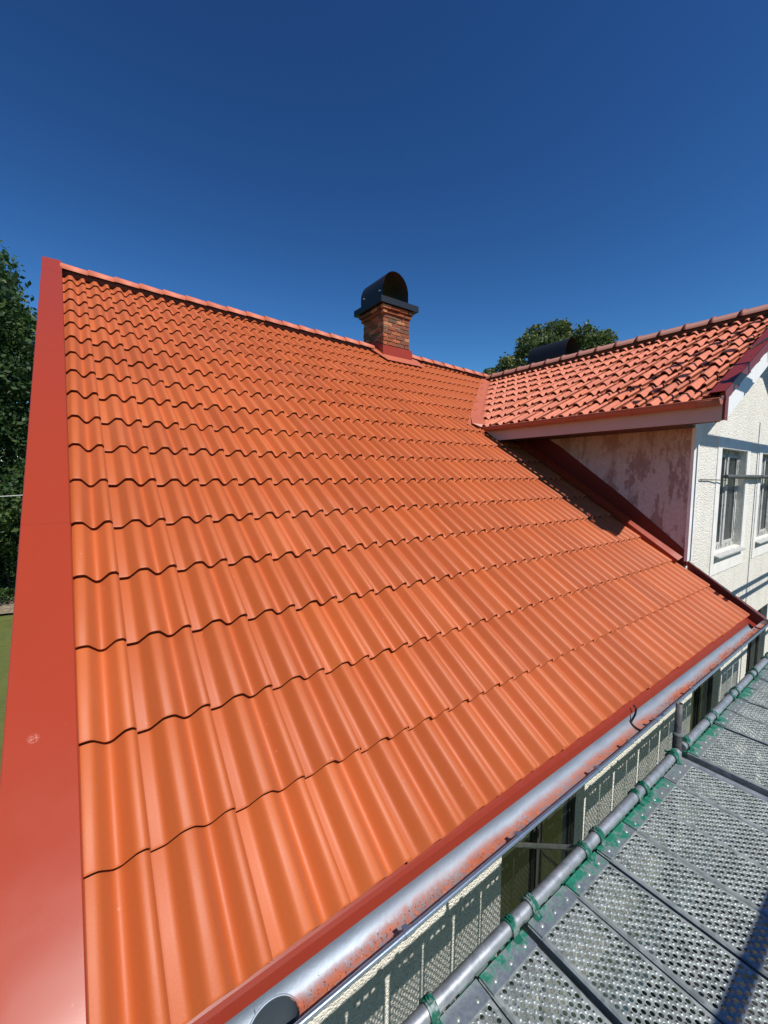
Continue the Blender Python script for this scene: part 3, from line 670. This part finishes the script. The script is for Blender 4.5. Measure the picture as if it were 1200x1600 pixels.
mb = MB(); mb.box((0.2, 0.585, 0.0), (10.35, 0.598, 0.55)); mb.build('plinth', MT['smooth'], house)

# ---- windows
def window(a, c, z0, z1, kind):
    yb = FY+0.075; f = 0.055; mfr = MT['fgrey'] if kind == 'g' else MT['fdark']
    mb = MB()
    mb.box((a+.001, yb, z0+.001), (a+f, yb+0.05, z1-.001)); mb.box((c-f, yb, z0+.001), (c-.001, yb+0.05, z1-.001)); mb.box((a+f, yb, z1-f), (c-f, yb+0.05, z1-.001)); mb.box((a+f, yb, z0+.001), (c-f, yb+0.05, z0+f))
    w = mb.build('window', mfr, house)
    mx = (a+c)/2; mb = MB(); mb.box((mx-0.035, yb-0.012, z0+f), (mx+0.035, yb+0.04, z1-f)); mb.build('mullion', MT['fwhite'] if kind == 'g' else MT['fdark'], w)
    for (p, q) in ((a+f, mx-0.035), (mx+0.035, c-f)):
        mb = MB(); t = 0.038; y1 = yb+0.006
        zz0, zz1 = z0+f, z1-f
        mb.box((p+.002, y1, zz0+.002), (p+t, y1+0.03, zz1-.002)); mb.box((q-t, y1, zz0+.002), (q-.002, y1+0.03, zz1-.002)); mb.box((p+t, y1, zz1-t), (q-t, y1+0.03, zz1-.002)); mb.box((p+t, y1, zz0+.002), (q-t, y1+0.03, zz0+t))
        if kind == 'l': mb.box((p+t, y1+0.004, zz1-0.46), (q-t, y1+0.026, zz1-0.43))
        mb.build('casement', MT['fwhite'] if kind == 'g' else MT['fdark'], w)
        mb = MB(); mb.box((p+t, y1+0.012, zz0+t), (q-t, y1+0.018, zz1-t)); mb.build('pane', MT['glass'], w)
    mb = MB(); mb.hexa([(a-0.04, FY-0.065, z0-0.058), (c+0.04, FY-0.065, z0-0.058), (c+0.04, FY+0.07, z0-0.02), (a-0.04, FY+0.07, z0-0.02), (a-0.04, FY-0.065, z0-0.040), (c+0.04, FY-0.065, z0-0.040), (c+0.04, FY+0.07, z0+0.006), (a-0.04, FY+0.07, z0+0.006)])
    mb.build('sill', MT['sill'], w)
    # two hinges and a stay
    mb = MB()
    for zz in (z0+0.25, z1-0.25): mb.tube([(a+f+0.002, yb-0.004, zz), (a+f+0.002, yb-0.004, zz+0.06)], 0.006, 6)
    mb.build('hinge', MT['fdark'], w); return w
for i, o_ in enumerate(wins_g): tag(window(*o_, 'g'), ['weathered grey window nearest the wing corner', 'weathered grey window further along the gable'][i])
for i, o_ in enumerate(wins_l): tag(window(*o_, 'l'), 'dark framed window behind the scaffold deck')
# sheet behind panes: dark room
# iron clamp pair and cable on gable
mb = MB(); mb.tube([(5.90, FY-0.014, 5.985), (6.3, FY-0.016, 5.98), (6.75, FY-0.05, 5.975)], 0.006, 6); mb.build('wall_cable', MT['cable'], house)

# ================================================================== chimney (part of the house)
cxa, cxb, cya, cyb = 4.965, 5.615, 5.53, 6.24
zb0, zb1 = 8.30, 9.235
mb = MB(); mb.box((cxa+0.012, cya+0.012, 8.0), (cxb-0.012, cyb-0.012, 9.33)); chim = mb.build('chimney', MT['mortar'], house); tag(chim, 'old brick chimney with black arched metal hood')
ncr = 14; hcr = (9.335-zb0)/ncr
bmesh_cache = {}
def brick_obj(x0, x1, y0, y1, z0, z1):
    dx, dy, dz = (x1-x0)/2, (y1-y0)/2, (z1-z0)/2; key = (round(dx, 3), round(dy, 3), round(dz, 3), R.randrange(4))
    if key not in bmesh_cache:
        c = 0.004; V = []; 
        bm = bmesh.new(); bmesh.ops.create_cube(bm, size=1.0)
        for v in bm.verts: v.co = Vector((v.co.x*2*dx+R.uniform(-.003, .003), v.co.y*2*dy+R.uniform(-.003, .003), v.co.z*2*dz+R.uniform(-.003, .003)))
        bmesh.ops.bevel(bm, geom=bm.edges[:], offset=c, segments=1, affect='EDGES')
        me = bpy.data.meshes.new('brick'); bm.to_mesh(me); bm.free(); me.materials.append(MT['brick']); bmesh_cache[key] = me
    o = link(bpy.data.objects.new('brick', bmesh_cache[key]), chim); o.location = ((x0+x1)/2+R.uniform(-.006, .006), (y0+y1)/2+R.uniform(-.008, .008), (z0+z1)/2); return o
jt = 0.011
for cidx in range(ncr):
    z0 = zb0+cidx*hcr; z1 = z0+hcr-jt
    e = 0.0
    if cidx >= ncr-2: e = 0.032*(cidx-(ncr-3))
    if cidx < 5: e = max(e, 0.010*(5-cidx)/2.0)
    X0, X1, Y0, Y1 = cxa-e, cxb+e, cya-e, cyb+e; d = 0.085; full = 0.215
    def run(a, c, off):
        out = []; p = a+(off if off else 0)
        if off: out.append((a, a+off-jt))
        while p < c-0.02:
            q = min(p+full, c)
            if c-q < 0.05: q = c
            out.append((p, q-(jt if q < c else 0))); p = q
        return out
    off = 0.0 if cidx % 2 else 0.105
    if z1 > 8.40 or True:
        for (a, c) in run(X0, X1, off): brick_obj(a, c, Y0, Y0+d, z0, z1)
        for (a, c) in run(Y0+d+jt, Y1-d-jt, 0.105-off): brick_obj(X0, X0+d, a, c, z0, z1); brick_obj(X1-d, X1, a, c, z0, z1)
        for (a, c) in run(X0, X1, 0.105-off): brick_obj(a, c, Y1-d, Y1, z0, z1)
# red apron round the base
mb = MB(); e = 0.022
fz = lambda yy: ZE+yy*math.tan(TH)
X0, X1, Y0 = cxa-e-0.02, cxb+e+0.02, cya-e-0.02
mb.add([(X0, Y0, fz(Y0)-0.10), (X1, Y0, fz(Y0)-0.10), (X1, Y0, 8.57), (X0, Y0, 8.57)], [(0, 1, 2, 3)])
mb.add([(X0, Y0, 8.57), (X1, Y0, 8.57), (X1, Y0+0.03, 8.575), (X0, Y0+0.03, 8.575)], [(0, 1, 2, 3)])
for xx, f_ in ((X0, (0, 1, 2, 3)), (X1, (3, 2, 1, 0))):
    mb.add([(xx, Y0, fz(Y0)-0.10), (xx, Y0, 8.57), (xx, 5.95, 8.76), (xx, 5.95, fz(5.75)-0.1)], [f_])
mb.build('flashing', MT['red'], chim)
mb = MB()  # apron skirt lying on the tiles
sk = [(X0-0.10, 6.60), (X1+0.13, 6.60), (X1+0.13, 6.72), (X1+0.002, 6.74), (X0-0.002, 6.74), (X0-0.10, 6.95)]
mb.add([PM(X0-0.16, 6.95, 0.02), PM(X0-0.03, 6.42, 0.014), PM(X1+0.20, 6.42, 0.014), PM(X1+0.06, 6.66, 0.03), PM(X0-0.002, 6.66, 0.035), PM(X0-0.002, 7.0, 0.03)], [(0, 1, 2, 3, 4, 5)])
mb.add([PM(X1+0.002, 6.64, 0.03), PM(X1+0.20, 6.42, 0.014), PM(X1+0.22, 6.85, 0.02), PM(X1+0.002, 6.9, 0.03)], [(0, 1, 2, 3)])
mb.build('apron', MT['flash'], chim)
mb = MB()
sx0, sx1, sy0, sy1 = 4.835, 5.765, 5.42, 6.40
mb.box((sx0, sy0, 9.335), (sx1, sy1, 9.45)); mb.hexa([(sx0+0.01, sy0+0.01, 9.451), (sx1-0.01, sy0+0.01, 9.451), (sx1-0.01, sy1-0.01, 9.451), (sx0+0.01, sy1-0.01, 9.451), (sx0+0.10, sy0+0.06, 9.475), (sx1-0.10, sy0+0.06, 9.475), (sx1-0.10, sy1-0.06, 9.475), (sx0+0.10, sy1-0.06, 9.475)])
slabo = mb.build('cap_slab', MT['black'], chim)
def hood(x0, x1, y0, y1, zb, zt_, parent, name='hood'):
    n = 22; cx = (x0+x1)/2; r = (x1-x0)/2; leg = (zt_-zb)*0.34; V = []; F = []
    pr_ = [(x0, zb)]+[(cx-math.cos(math.pi*i/n)*r, zb+leg+math.sin(math.pi*i/n)*(zt_-zb-leg)) for i in range(n+1)]+[(x1, zb)]
    mo = MB(); k = len(pr_)
    for t, flip in ((0.0, False), (0.008, True)):
        P_ = [(cx+(px-cx)*(1-t/r), zb+(pz-zb)*(1-t/(zt_-zb))) for px, pz in pr_]
        V = [(px, y0, pz) for px, pz in P_]+[(px, y1, pz) for px, pz in P_]
        F = [(i, i+1, k+i+1, k+i) if flip else (i+1, i, k+i, k+i+1) for i in range(k-1)]; mo.add(V, F, True, 1 if flip else 0)
    o = mo.build(name, [MT['black'], MT['inside']], parent); return o
hd = hood(4.925, 5.555, 5.50, 6.27, 9.452, 10.005, chim)
mb = MB(); mb.tube([(4.925, 5.60, 9.60), (4.905, 5.60, 9.60)], 0.016, 8); mb.tube([(4.925, 6.15, 9.63), (4.905, 6.15, 9.63)], 0.016, 8); mb.build('bolt', MT['galv'], chim)
mb = MB(); mb.tube([(4.93, 6.1, 8.62), (4.935, 5.75, 8.72), (4.94, 5.50, 8.80)], 0.006, 6); mb.build('wire', MT['galv'], chim)
# second hooded chimney beyond the wing ridge
mb = MB(); mb.box((8.82, 4.08, 7.4), (9.28, 4.75, 8.60)); ch2 = mb.build('chimney', MT['black'], house); tag(ch2, 'black sheet clad chimney behind the wing ridge')
mb = MB(); mb.box((8.72, 3.92, 8.601), (9.38, 4.92, 8.68)); mb.build('cap_slab', MT['black'], ch2)
hood(8.78, 9.32, 3.98, 4.93, 8.681, 9.10, ch2)

# ================================================================== SCAFFOLD
scaf = empty('scaffolding', (3.06, -1.0, 0.0)); scaf.location = (0, 0, 0)
tag(scaf, 'grey steel tube scaffolding standing along the house front under the gutter', 'scaffolding')
LY, LZ, PR = -0.22, 4.325, 0.0242
def bump_tube(mb, a, b_, r, n=16):
    mb.tube([a, b_], r, n)
mb = MB(); bump_tube(mb, (-2.0, LY, LZ), (3.02, LY, LZ), PR); mb.build('ledger', MT['galv'], scaf)
mb = MB(); bump_tube(mb, (3.10, LY, LZ), (12.0, LY, LZ), PR); mb.build('ledger', MT['galv'], scaf)
OY = -1.86
mb = MB(); bump_tube(mb, (-2.0, OY, LZ), (12.0, OY, LZ), PR); mb.build('ledger', MT['galv'], scaf)
for zz in (5.25, 5.76):
    mb = MB(); bump_tube(mb, (-2.0, OY, zz), (12.0, OY, zz), PR); mb.build('guard_rail', MT['galv'], scaf)
def standard(x, y, ztop, spigot=True, mat='dark_tube'):
    mb = MB(); mb.tube([(x, y, 0.06), (x, y, ztop)], PR, 18); s = mb.build('standard', MT[mat], scaf)
    if spigot:
        mb = MB(); n = 18; V = []; r0, r1 = 0.0190, 0.0150
        for (r, z) in ((r0, ztop-0.01), (r0, ztop+0.19), (r1, ztop+0.19), (r1, ztop+0.10)):
            V += [(x+math.cos(2*math.pi*i/n)*r, y+math.sin(2*math.pi*i/n)*r, z) for i in range(n)]
        mb.add(V, [(a*n+i, a*n+(i+1) % n, (a+1)*n+(i+1) % n, (a+1)*n+i) for a in range(3) for i in range(n)], True)
        mb.add(V[3*n:], [tuple(range(n))]); mb.build('spigot', MT[mat], s)
        mb = MB(); mb.tube([(x, y, ztop-0.012), (x, y, ztop+0.002)], PR+0.0016, 18); mb.build('collar', MT['galv'], s)
    mb = MB(); mb.box((x-0.075, y-0.075, 0.0), (x+0.075, y+0.075, 0.06)); mb.build('base_plate', MT['galv'], s)
    return s
for x in (0.43, 3.06): standard(x, -0.205, 4.43)
for x in (5.79, 8.4, 11.0): standard(x, -0.205, 9.7 if x < 6 else 7.9, False)
for x in (0.43, 3.06, 5.79, 8.4, 11.0): standard(x, OY, 5.9, False)
# short guard post
mb = MB(); mb.tube([(1.545, OY, 4.30), (1.545, OY, 5.80)], PR, 14); mb.build('guard_post', MT['galv'], scaf)
# gable lift: rails above and beyond the frame
def tube_obj(name, pts, r=PR, mat='galv'):
    mb = MB(); mb.tube(pts, r, 14); return mb.build(name, MT[mat], scaf)
tube_obj('rail', [(5.28, -0.225, 7.56), (12, -0.225, 7.56)], 0.045)
tube_obj('rail', [(5.28, -0.225, 8.62), (12, -0.225, 8.62)])
tube_obj('rail', [(5.60, -0.225, 9.22), (12, -0.225, 9.22)])
for xx, za, zb_ in ((5.34, 7.5, 8.7), (6.30, 8.5, 9.3), (7.05, 8.5, 9.3)): tube_obj('guard_post', [(xx, -0.27, za), (xx, -0.27, zb_)])
tube_obj('rail', [(5.62, -0.205, 5.42), (12, -0.205, 5.42)]); tube_obj('rail', [(5.62, -0.205, 5.27), (12, -0.205, 5.27)])
mb = MB()
for i in range(34): mb.tube([(5.7+i*0.19, -0.205, 5.29), (5.7+i*0.19, -0.205, 5.41)], 0.008, 6)
mb.build('rail_rung', MT['galv'], scaf)
tube_obj('window_bar', [(6.72, 0.55, 6.02), (10.4, 0.55, 6.02)], 0.027, 'dark_tube')
mb = MB(); mb.box((5.83, -0.36, 7.68), (6.05, -0.345, 7.82)); mb.tube([(5.72, -0.205, 7.74), (5.85, -0.34, 7.75)], 0.012, 8); mb.build('toe_plate', MT['galv'], scaf)
# transoms between the two ledgers (deck height, below planks)
for xx in (0.49, 3.06, 5.68, 8.26): tube_obj('transom', [(xx, LY, LZ-0.065), (xx, OY, LZ-0.065)])
# couplers
def coupler(x, y, z, parent=scaf):
    mb = MB(); mb.tube([(x-0.022, y, z), (x+0.022, y, z)], PR+0.007, 14); mb.box((x-0.02, y-0.012, z+PR+0.004), (x+0.02, y+0.012, z+PR+0.018)); mb.tube([(x, y+0.008, z+0.02), (x, y+0.045, z+0.012)], 0.006, 8); mb.build('coupler', MT['claw'], parent)
for xx in (2.955, 3.165): coupler(xx, LY, LZ)
# bar hanging from the ledger near the first window
mb = MB(); mb.tube([(1.92, LY, LZ), (1.86, 0.30, LZ-0.35)], 0.012, 8); mb.build('wall_tie', MT['galv'], scaf)

# ---- perforated planks
PL, PWD, PZ = 1.60, 0.254, 4.306
def plank_sheet():
    V = []; F = []; S = []
    cell = 0.0185; nxp = 12; fl = (PWD-nxp*cell)/2; y0 = 0.062; nyp = int((PL-2*y0)/cell)
    y1 = y0+nyp*cell
    def quad(a, b_, c, d): o = len(V); V.extend([a, b_, c, d]); F.append((o, o+1, o+2, o+3)); S.append(False)
    x0 = fl; x1 = PWD-fl
    rl = 0.007
    quad((rl, 0, 0), (x0, 0, 0), (x0, PL, 0), (rl, PL, 0)); quad((x1, 0, 0), (PWD-rl, 0, 0), (PWD-rl, PL, 0), (x1, PL, 0))
    quad((x0, 0, 0), (x1, 0, 0), (x1, y0, 0), (x0, y0, 0)); quad((x0, y1, 0), (x1, y1, 0), (x1, PL, 0), (x0, PL, 0))
    # rolled long edges and skirts
    for s_, xa_, xb_ in ((0, rl, 0.0), (1, PWD-rl, PWD)):
        a1, a2 = (xa_, xb_)
        q = [((a1, 0, 0), (a2, 0, -0.006), (a2, PL, -0.006), (a1, PL, 0)), ((a2, 0, -0.006), (a2, 0, -0.062), (a2, PL, -0.062), (a2, PL, -0.006))]
        for (a, b_, c, d) in q:
            if s_: quad(a, b_, c, d)
            else: quad(d, c, b_, a)
    quad((0, 0, -0.062), (PWD, 0, -0.062), (PWD, 0, 0), (0, 0, 0)); quad((0, PL, 0), (PWD, PL, 0), (PWD, PL, -0.062), (0, PL, -0.062))
    no = 8
    for j in range(nyp):
        for i in range(nxp):
            ox = x0+i*cell; oy = y0+j*cell; cx = ox+cell/2; cy = oy+cell/2
            first = i in (0,) and False
            stag = (j % 2) 
            # big hole in cell (checker), small raised nub in the others
            o = len(V)
            big = (i+j) % 2 == 0
            r = 0.0076 if big else 0.0030
            sq = []
            for q in range(no):
                t = math.pi/4*q
                dx, dy = math.cos(t), math.sin(t); m = max(abs(dx), abs(dy)); sq.append((cx+dx/m*cell/2, cy+dy/m*cell/2, 0))
            V.extend(sq); hz = -0.0035 if big else 0.0042
            rim = 0.0090 if big else 0.0080
            V.extend([(cx+math.cos(math.pi/4*q)*rim, cy+math.sin(math.pi/4*q)*rim, 0) for q in range(no)])
            V.extend([(cx+math.cos(math.pi/4*q)*r, cy+math.sin(math.pi/4*q)*r, hz) for q in range(no)])
            for q in range(no):
                q2 = (q+1) % no
                F.append((o+q, o+q2, o+no+q2, o+no+q)); S.append(False); F.append((o+no+q, o+no+q2, o+2*no+q2, o+2*no+q)); S.append(True)
    me = bpy.data.meshes.new('perforated_sheet'); me.from_pydata(V, [], F); me.polygons.foreach_set('use_smooth', S); me.materials.append(MT['deck']); me.update(); return me
sheet_me = plank_sheet()
def cap_meshes():
    mb = MB(); mb.box((0.004, -0.004, -0.060), (PWD-0.004, 0.059, 0.0035)); [mb.box((xa_, -0.030, -0.060), (xb_, -0.0045, -0.008)) for xa_, xb_ in ((0.004, 0.075), (0.098, 0.120), (0.150, 0.172), (0.195, PWD-0.004))]
    cap = mb.build('end_cap', MT['green']); capm = cap.data; bpy.data.objects.remove(cap)
    mb = MB(); n = 10; V = [(math.cos(2*math.pi*i/n)*0.009, math.sin(2*math.pi*i/n)*0.009, 0.0036) for i in range(n)]+[(math.cos(2*math.pi*i/n)*0.0055, math.sin(2*math.pi*i/n)*0.0055, 0.0068) for i in range(n)]+[(0, 0, 0.0078)]
    mb.add(V, [(i, (i+1) % n, n+(i+1) % n, n+i) for i in range(n)]+[(n+i, n+(i+1) % n, 2*n) for i in range(n)], True)
    rv = mb.build('rivet', MT['deck']); rvm = rv.data; bpy.data.objects.remove(rv)
    # claw: 3/4 ring round the ledger with a tongue into the end cap
    mb = MB(); n = 14; w_ = 0.0165; V = []; ro, ri = PR+0.0085, PR+0.0015
    cy, cz = 0.038, LZ-PZ     # pipe centre relative to the plank end (plank local y runs away from the house)
    cy = -0.030
    angs = [math.radians(-50+i*(250/n)) for i in range(n+1)]
    for a in angs:
        for (r, x_) in ((ri, -w_), (ro, -w_), (ro, w_), (ri, w_)): V.append((x_, cy+math.cos(a)*r, cz+math.sin(a)*r))
    F = [];
    for i in range(n):
        for q in range(4): F.append((i*4+q, i*4+(q+1) % 4, (i+1)*4+(q+1) % 4, (i+1)*4+q))
    F += [(0, 1, 2, 3), (4*n+3, 4*n+2, 4*n+1, 4*n)]; mb.add(V, F, False)
    mb.hexa([(-w_, -0.004, -0.03), (w_, -0.004, -0.03), (w_, 0.02, -0.03), (-w_, 0.02, -0.03), (-w_, -0.008, 0.010), (w_, -0.008, 0.010), (w_, 0.02, 0.004), (-w_, 0.02, 0.004)])
    mb.box((-0.010, cy-0.011, cz+ro-0.001), (0.010, cy+0.011, cz+ro+0.006)); mb.tube([(0, cy, cz+ro+0.004), (0, cy, cz+ro+0.013)], 0.0052, 6); mb.tube([(-w_-0.004, -0.002, -0.004), (w_+0.004, -0.002, -0.004)], 0.005, 8)
    cl = mb.build('claw', MT['claw']); clm = cl.data; bpy.data.objects.remove(cl)
    mb = MB(); return capm, rvm, clm
capm, rvm, clm = cap_meshes()
seams = [1.42-0.2685*4, 1.42-0.2685*3, 0.885, 1.165, 1.43, 1.705, 1.955, 2.235, 2.47, 2.735, 3.07]
while seams[-1] < 8.2: seams.append(seams[-1]+0.272)
ordw = ['first', 'second', 'third', 'fourth', 'fifth', 'sixth', 'seventh', 'eighth', 'ninth', 'tenth', 'eleventh', 'twelfth', 'thirteenth', 'fourteenth', 'fifteenth', 'sixteenth', 'seventeenth', 'eighteenth', 'nineteenth', 'twentieth']+['twenty-'+q for q in ('first', 'second', 'third', 'fourth', 'fifth', 'sixth', 'seventh', 'eighth', 'ninth')]+['thirtieth', 'thirty-first', 'thirty-second']
pidx = 0
for i in range(len(seams)-1):
    a, c = seams[i], seams[i+1]; width = c-a
    odd = i % 2
    # planks stand in pairs: a thin joint inside a pair, an open gap between pairs
    if i >= 10: x0 = a+0.003 if odd == 0 else a+0.006
    x0 = a+(0.004 if (i % 2 == 1) else width-PWD-0.003)
    if i == 10: x0 = a+0.035
    o = empty('scaffold_plank', (x0, LY-0.030, PZ+random.uniform(-0.004, 0.003)))
    o.rotation_euler = (random.uniform(-0.002, 0.002), random.uniform(-0.008, 0.008), math.pi+random.uniform(-0.003, 0.003)); o.location.x = x0+PWD
    nm = ordw[pidx] if pidx < len(ordw) else str(pidx)
    if a < 3.0: lab = '%s perforated steel plank from the photographer, worn green end on the pipe' % nm; grp = 'perforated scaffold planks hooked on the ledger pipe'
    else: lab = '%s perforated steel plank from the photographer, beyond the upright tube' % nm; grp = 'perforated scaffold planks hooked on the ledger pipe'
    tag(o, lab, 'scaffold plank', grp); pidx += 1
    kr = 0
    for nm_, me in (('perforated_sheet', sheet_me), ('end_cap', capm), ('rivet', rvm), ('rivet', rvm), ('rivet', rvm)):
        p = bpy.data.objects.new(nm_, me); link(p, o)
        if nm_ == 'rivet': p.location = ((0.045, 0.13, 0.215)[kr], 0.034+random.uniform(-.003, .003), 0); kr += 1
    # claws (one beside the pair joint, one beside the gap)
    xs_ = (0.050+random.uniform(-.012, .012),) if i % 2 == 1 else (PWD-0.055+random.uniform(-.012, .012),)
    for kx, x_ in enumerate(xs_):
        lx = x_
        p = bpy.data.objects.new('claw', clm); link(p, o); p.location = (lx, 0, 0)

# ---- lower lift: timber boards two metres down, added near-black to darken the holes of the deck
bd = None
for i in range(7):
    yy = -0.30-i*0.225
    if bd is None:
        mb = MB(); mb.box((0, -0.108, -0.02), (11.5, 0.108, 0.02)); bd = mb.build('shade_board', MT['shadewood']); o = bd
    else: o = link(bd.copy())
    o.location = (-1.5, yy, 2.30); tag(o, '%s near-black timber board added below the deck to darken its holes, counted outwards from the house wall' % ordw[i], 'board', 'timber boards added below the deck to darken its holes')
for xx in (0.49, 3.06, 5.68, 8.26): tube_obj('transom', [(xx, LY, 2.25), (xx, OY, 2.25)])

# ================================================================== GROUND, TREES
def ground():
    n = 60; V = []; F = []
    xs_ = np.concatenate([-np.geomspace(300, 1, 20), np.linspace(-0.5, 30, 30), np.geomspace(32, 400, 14)]); ys_ = np.concatenate([-np.geomspace(200, 1, 16), np.linspace(-0.5, 40, 40), np.geomspace(42, 900, 16)])
    for y_ in ys_:
        for x_ in xs_:
            z = 0.0 if (-1 < x_ < 13 and -4 < y_ < 13) else 0.05*math.sin(x_*0.4)*math.sin(y_*0.31)
            V.append((x_, y_, z-0.001))
    m = len(xs_); F = [(j*m+i, j*m+i+1, (j+1)*m+i+1, (j+1)*m+i) for j in range(len(ys_)-1) for i in range(m-1)]
    tag(mesh('ground', V, F, MT['grass'], None, True), 'mown lawn around the house', kind='structure')
    V = []; F = []
    for i in range(24):
        x_ = -16+i; 
        for j in range(5): V.append((x_, 22.3+0.25*math.sin(x_*1.3)+j*1.1+(0.3*math.sin(x_*2.1) if j == 4 else 0), 0.09))
    F = [(i*5+j, (i+1)*5+j, (i+1)*5+j+1, i*5+j+1) for i in range(23) for j in range(4)]
    tag(mesh('soil_strip', V, F, MT['dirt'], None), 'dry bare soil strip under the trees', kind='structure')
ground()

def leaf_cloud(blobs, count, size, seed, shell=0.55):
    """leaf-sized quads spread through the volume of many small clumps"""
    g = np.random.default_rng(seed); blobs = np.array(blobs, float); wts = blobs[:, 3]**2; wts /= wts.sum()
    idx = g.choice(len(blobs), count, p=wts); d = g.normal(size=(count, 3)); d /= np.linalg.norm(d, axis=1)[:, None]
    r = blobs[idx, 3]*(shell+(1-shell)*g.random(count)**0.6)*(1+0.18*g.normal(size=count)); c = blobs[idx, :3]+d*r[:, None]*np.array([1, 1, 0.8])
    a = g.normal(size=(count, 3)); a = a*0.8+d*0.3; a /= np.linalg.norm(a, axis=1)[:, None]
    b_ = np.cross(a, g.normal(size=(count, 3))); b_ /= np.linalg.norm(b_, axis=1)[:, None]; nn = np.cross(a, b_)
    s_ = size*(0.6+0.8*g.random(count))[:, None]
    V = np.stack([c-a*s_, c+b_*s_*0.55, c+a*s_, c-b_*s_*0.55], 1).reshape(-1, 3)
    F = np.arange(count*4).reshape(-1, 4); tone = np.repeat(np.clip(g.random(count)*0.7+0.3*g.random(len(blobs))[idx], 0, 1), 4)
    return V, F, tone
def foliage(name, blobs, count, size, seed, mat, parent, shell=0.55):
    V, F, tone = leaf_cloud(blobs, count, size, seed, shell)
    me = bpy.data.meshes.new(name); me.vertices.add(len(V)); me.vertices.foreach_set('co', V.ravel())
    me.loops.add(F.size); me.loops.foreach_set('vertex_index', F.ravel().astype('i')); me.polygons.add(len(F)); me.polygons.foreach_set('loop_start', np.arange(0, F.size, 4, dtype='i')); me.polygons.foreach_set('loop_total', np.full(len(F), 4, 'i'))
    at = me.attributes.new('tone', 'FLOAT', 'POINT'); at.data.foreach_set('value', tone.astype('f')); me.materials.append(MT[mat]); me.update(calc_edges=True); me.validate()
    return link(bpy.data.objects.new(name, me), parent)
def tree(loc, trunk_h, height, rad, nb, count, leaf, seed, mat, label, squash=1.0, low=0.25, name='broadleaf_tree', br=0.17):
    g = random.Random(seed); root = empty(name, loc); tag(root, label, 'tree')
    mb = MB(); L = Vector(loc); 
    mb.tube([(0, 0, -0.1), (0.05, 0.03, trunk_h*0.5), (-0.1, 0.1, trunk_h), (0.1, 0, height*0.8)], [rad*0.085, rad*0.065, rad*0.05, rad*0.012], 10)
    blobs = []; limbs = MB()
    for i in range(nb):
        t = g.random(); z = height*(low+(1-low)*t); prof_ = math.sin(math.pi*min(1, max(0.02, (t*0.86+0.12))))**0.6
        ang = g.uniform(0, 2*math.pi); rr_ = rad*prof_*math.sqrt(g.uniform(0.05, 1.0)); b3 = Vector((math.cos(ang)*rr_, math.sin(ang)*rr_*squash, z)); br_ = rad*br*g.uniform(0.6, 1.35); blobs.append((b3.x, b3.y, b3.z, br_))
        if i % 3 == 0:
            st_ = Vector((0, 0, min(z*0.75, trunk_h+0.5*(height*0.8-trunk_h)*t))); mid = st_.lerp(b3, 0.55)+Vector((0, 0, 0.1*rad)); limbs.tube([st_, mid, b3], [rad*0.022, rad*0.013, rad*0.004], 6, False)
    mb.build('trunk', MT['bark'], root); limbs.build('limbs', MT['bark'], root); foliage('crown', blobs, count, leaf, seed, mat, root); return root
tree((-7.2, 28.0, 0), 4.0, 17.9, 7.9, 330, 230000, 0.12, 11, 'leafA', 'tall dark maple tree beyond the left verge of the roof', 1.0, 0.08)
tree((24.9, 14.3, 0), 5.0, 15.5, 5.1, 150, 60000, 0.10, 23, 'leafC', 'round topped oak tree showing above the wing ridge', 1.0, 0.35, br=0.115)
for (lx, ly, hh, rr0, sd, lb) in ((-4.5, -17.0, 12.5, 4.6, 41, 'leafy tree across the lawn behind the photographer, leftmost of three mirrored in the panes'), (4.5, -18.5, 14.0, 5.2, 42, 'leafy tree across the lawn behind the photographer, middle one of three mirrored in the panes'), (14.5, -17.0, 12.0, 4.8, 43, 'leafy tree across the lawn behind the photographer, rightmost of three mirrored in the panes')):
    tree((lx, ly, 0), 3.0, hh, rr0, 60, 16000, 0.24, sd, 'leafA', lb, 1.0, 0.10, br=0.24)
# clipped hedge/shrub mass in front of the tree
sh = empty('shrub', (-6.5, 25.0, 0)); tag(sh, 'dense leafy shrub standing low in front of the maple', 'shrub')
g = random.Random(4); bl = [(g.uniform(-6, 5.5), g.uniform(-1.3, 1.3), g.uniform(0.4, 4.6), g.uniform(0.4, 0.8)) for _ in range(230)]
foliage('leaves', bl, 90000, 0.075, 31, 'leafB', sh); mb = MB()
for i in range(12): x_ = -5.5+i; mb.tube([(x_, 0, 0), (x_+g.uniform(-.3, .3), g.uniform(-.3, .3), 1.4), (x_+g.uniform(-.6, .6), g.uniform(-.6, .6), 3.4)], [0.07, 0.05, 0.015], 7)
mb.build('stems', MT['bark'], sh)
mb = MB(); mb.tube([(-30, 14, 4.55), (-8, 17.2, 5.1), (-1.9, 17.8, 5.35), (6, 19.5, 5.9)], 0.016, 6); tag(mb.build('overhead_wire', MT['wire']), 'pale overhead wire crossing in front of the shrub', 'wire')
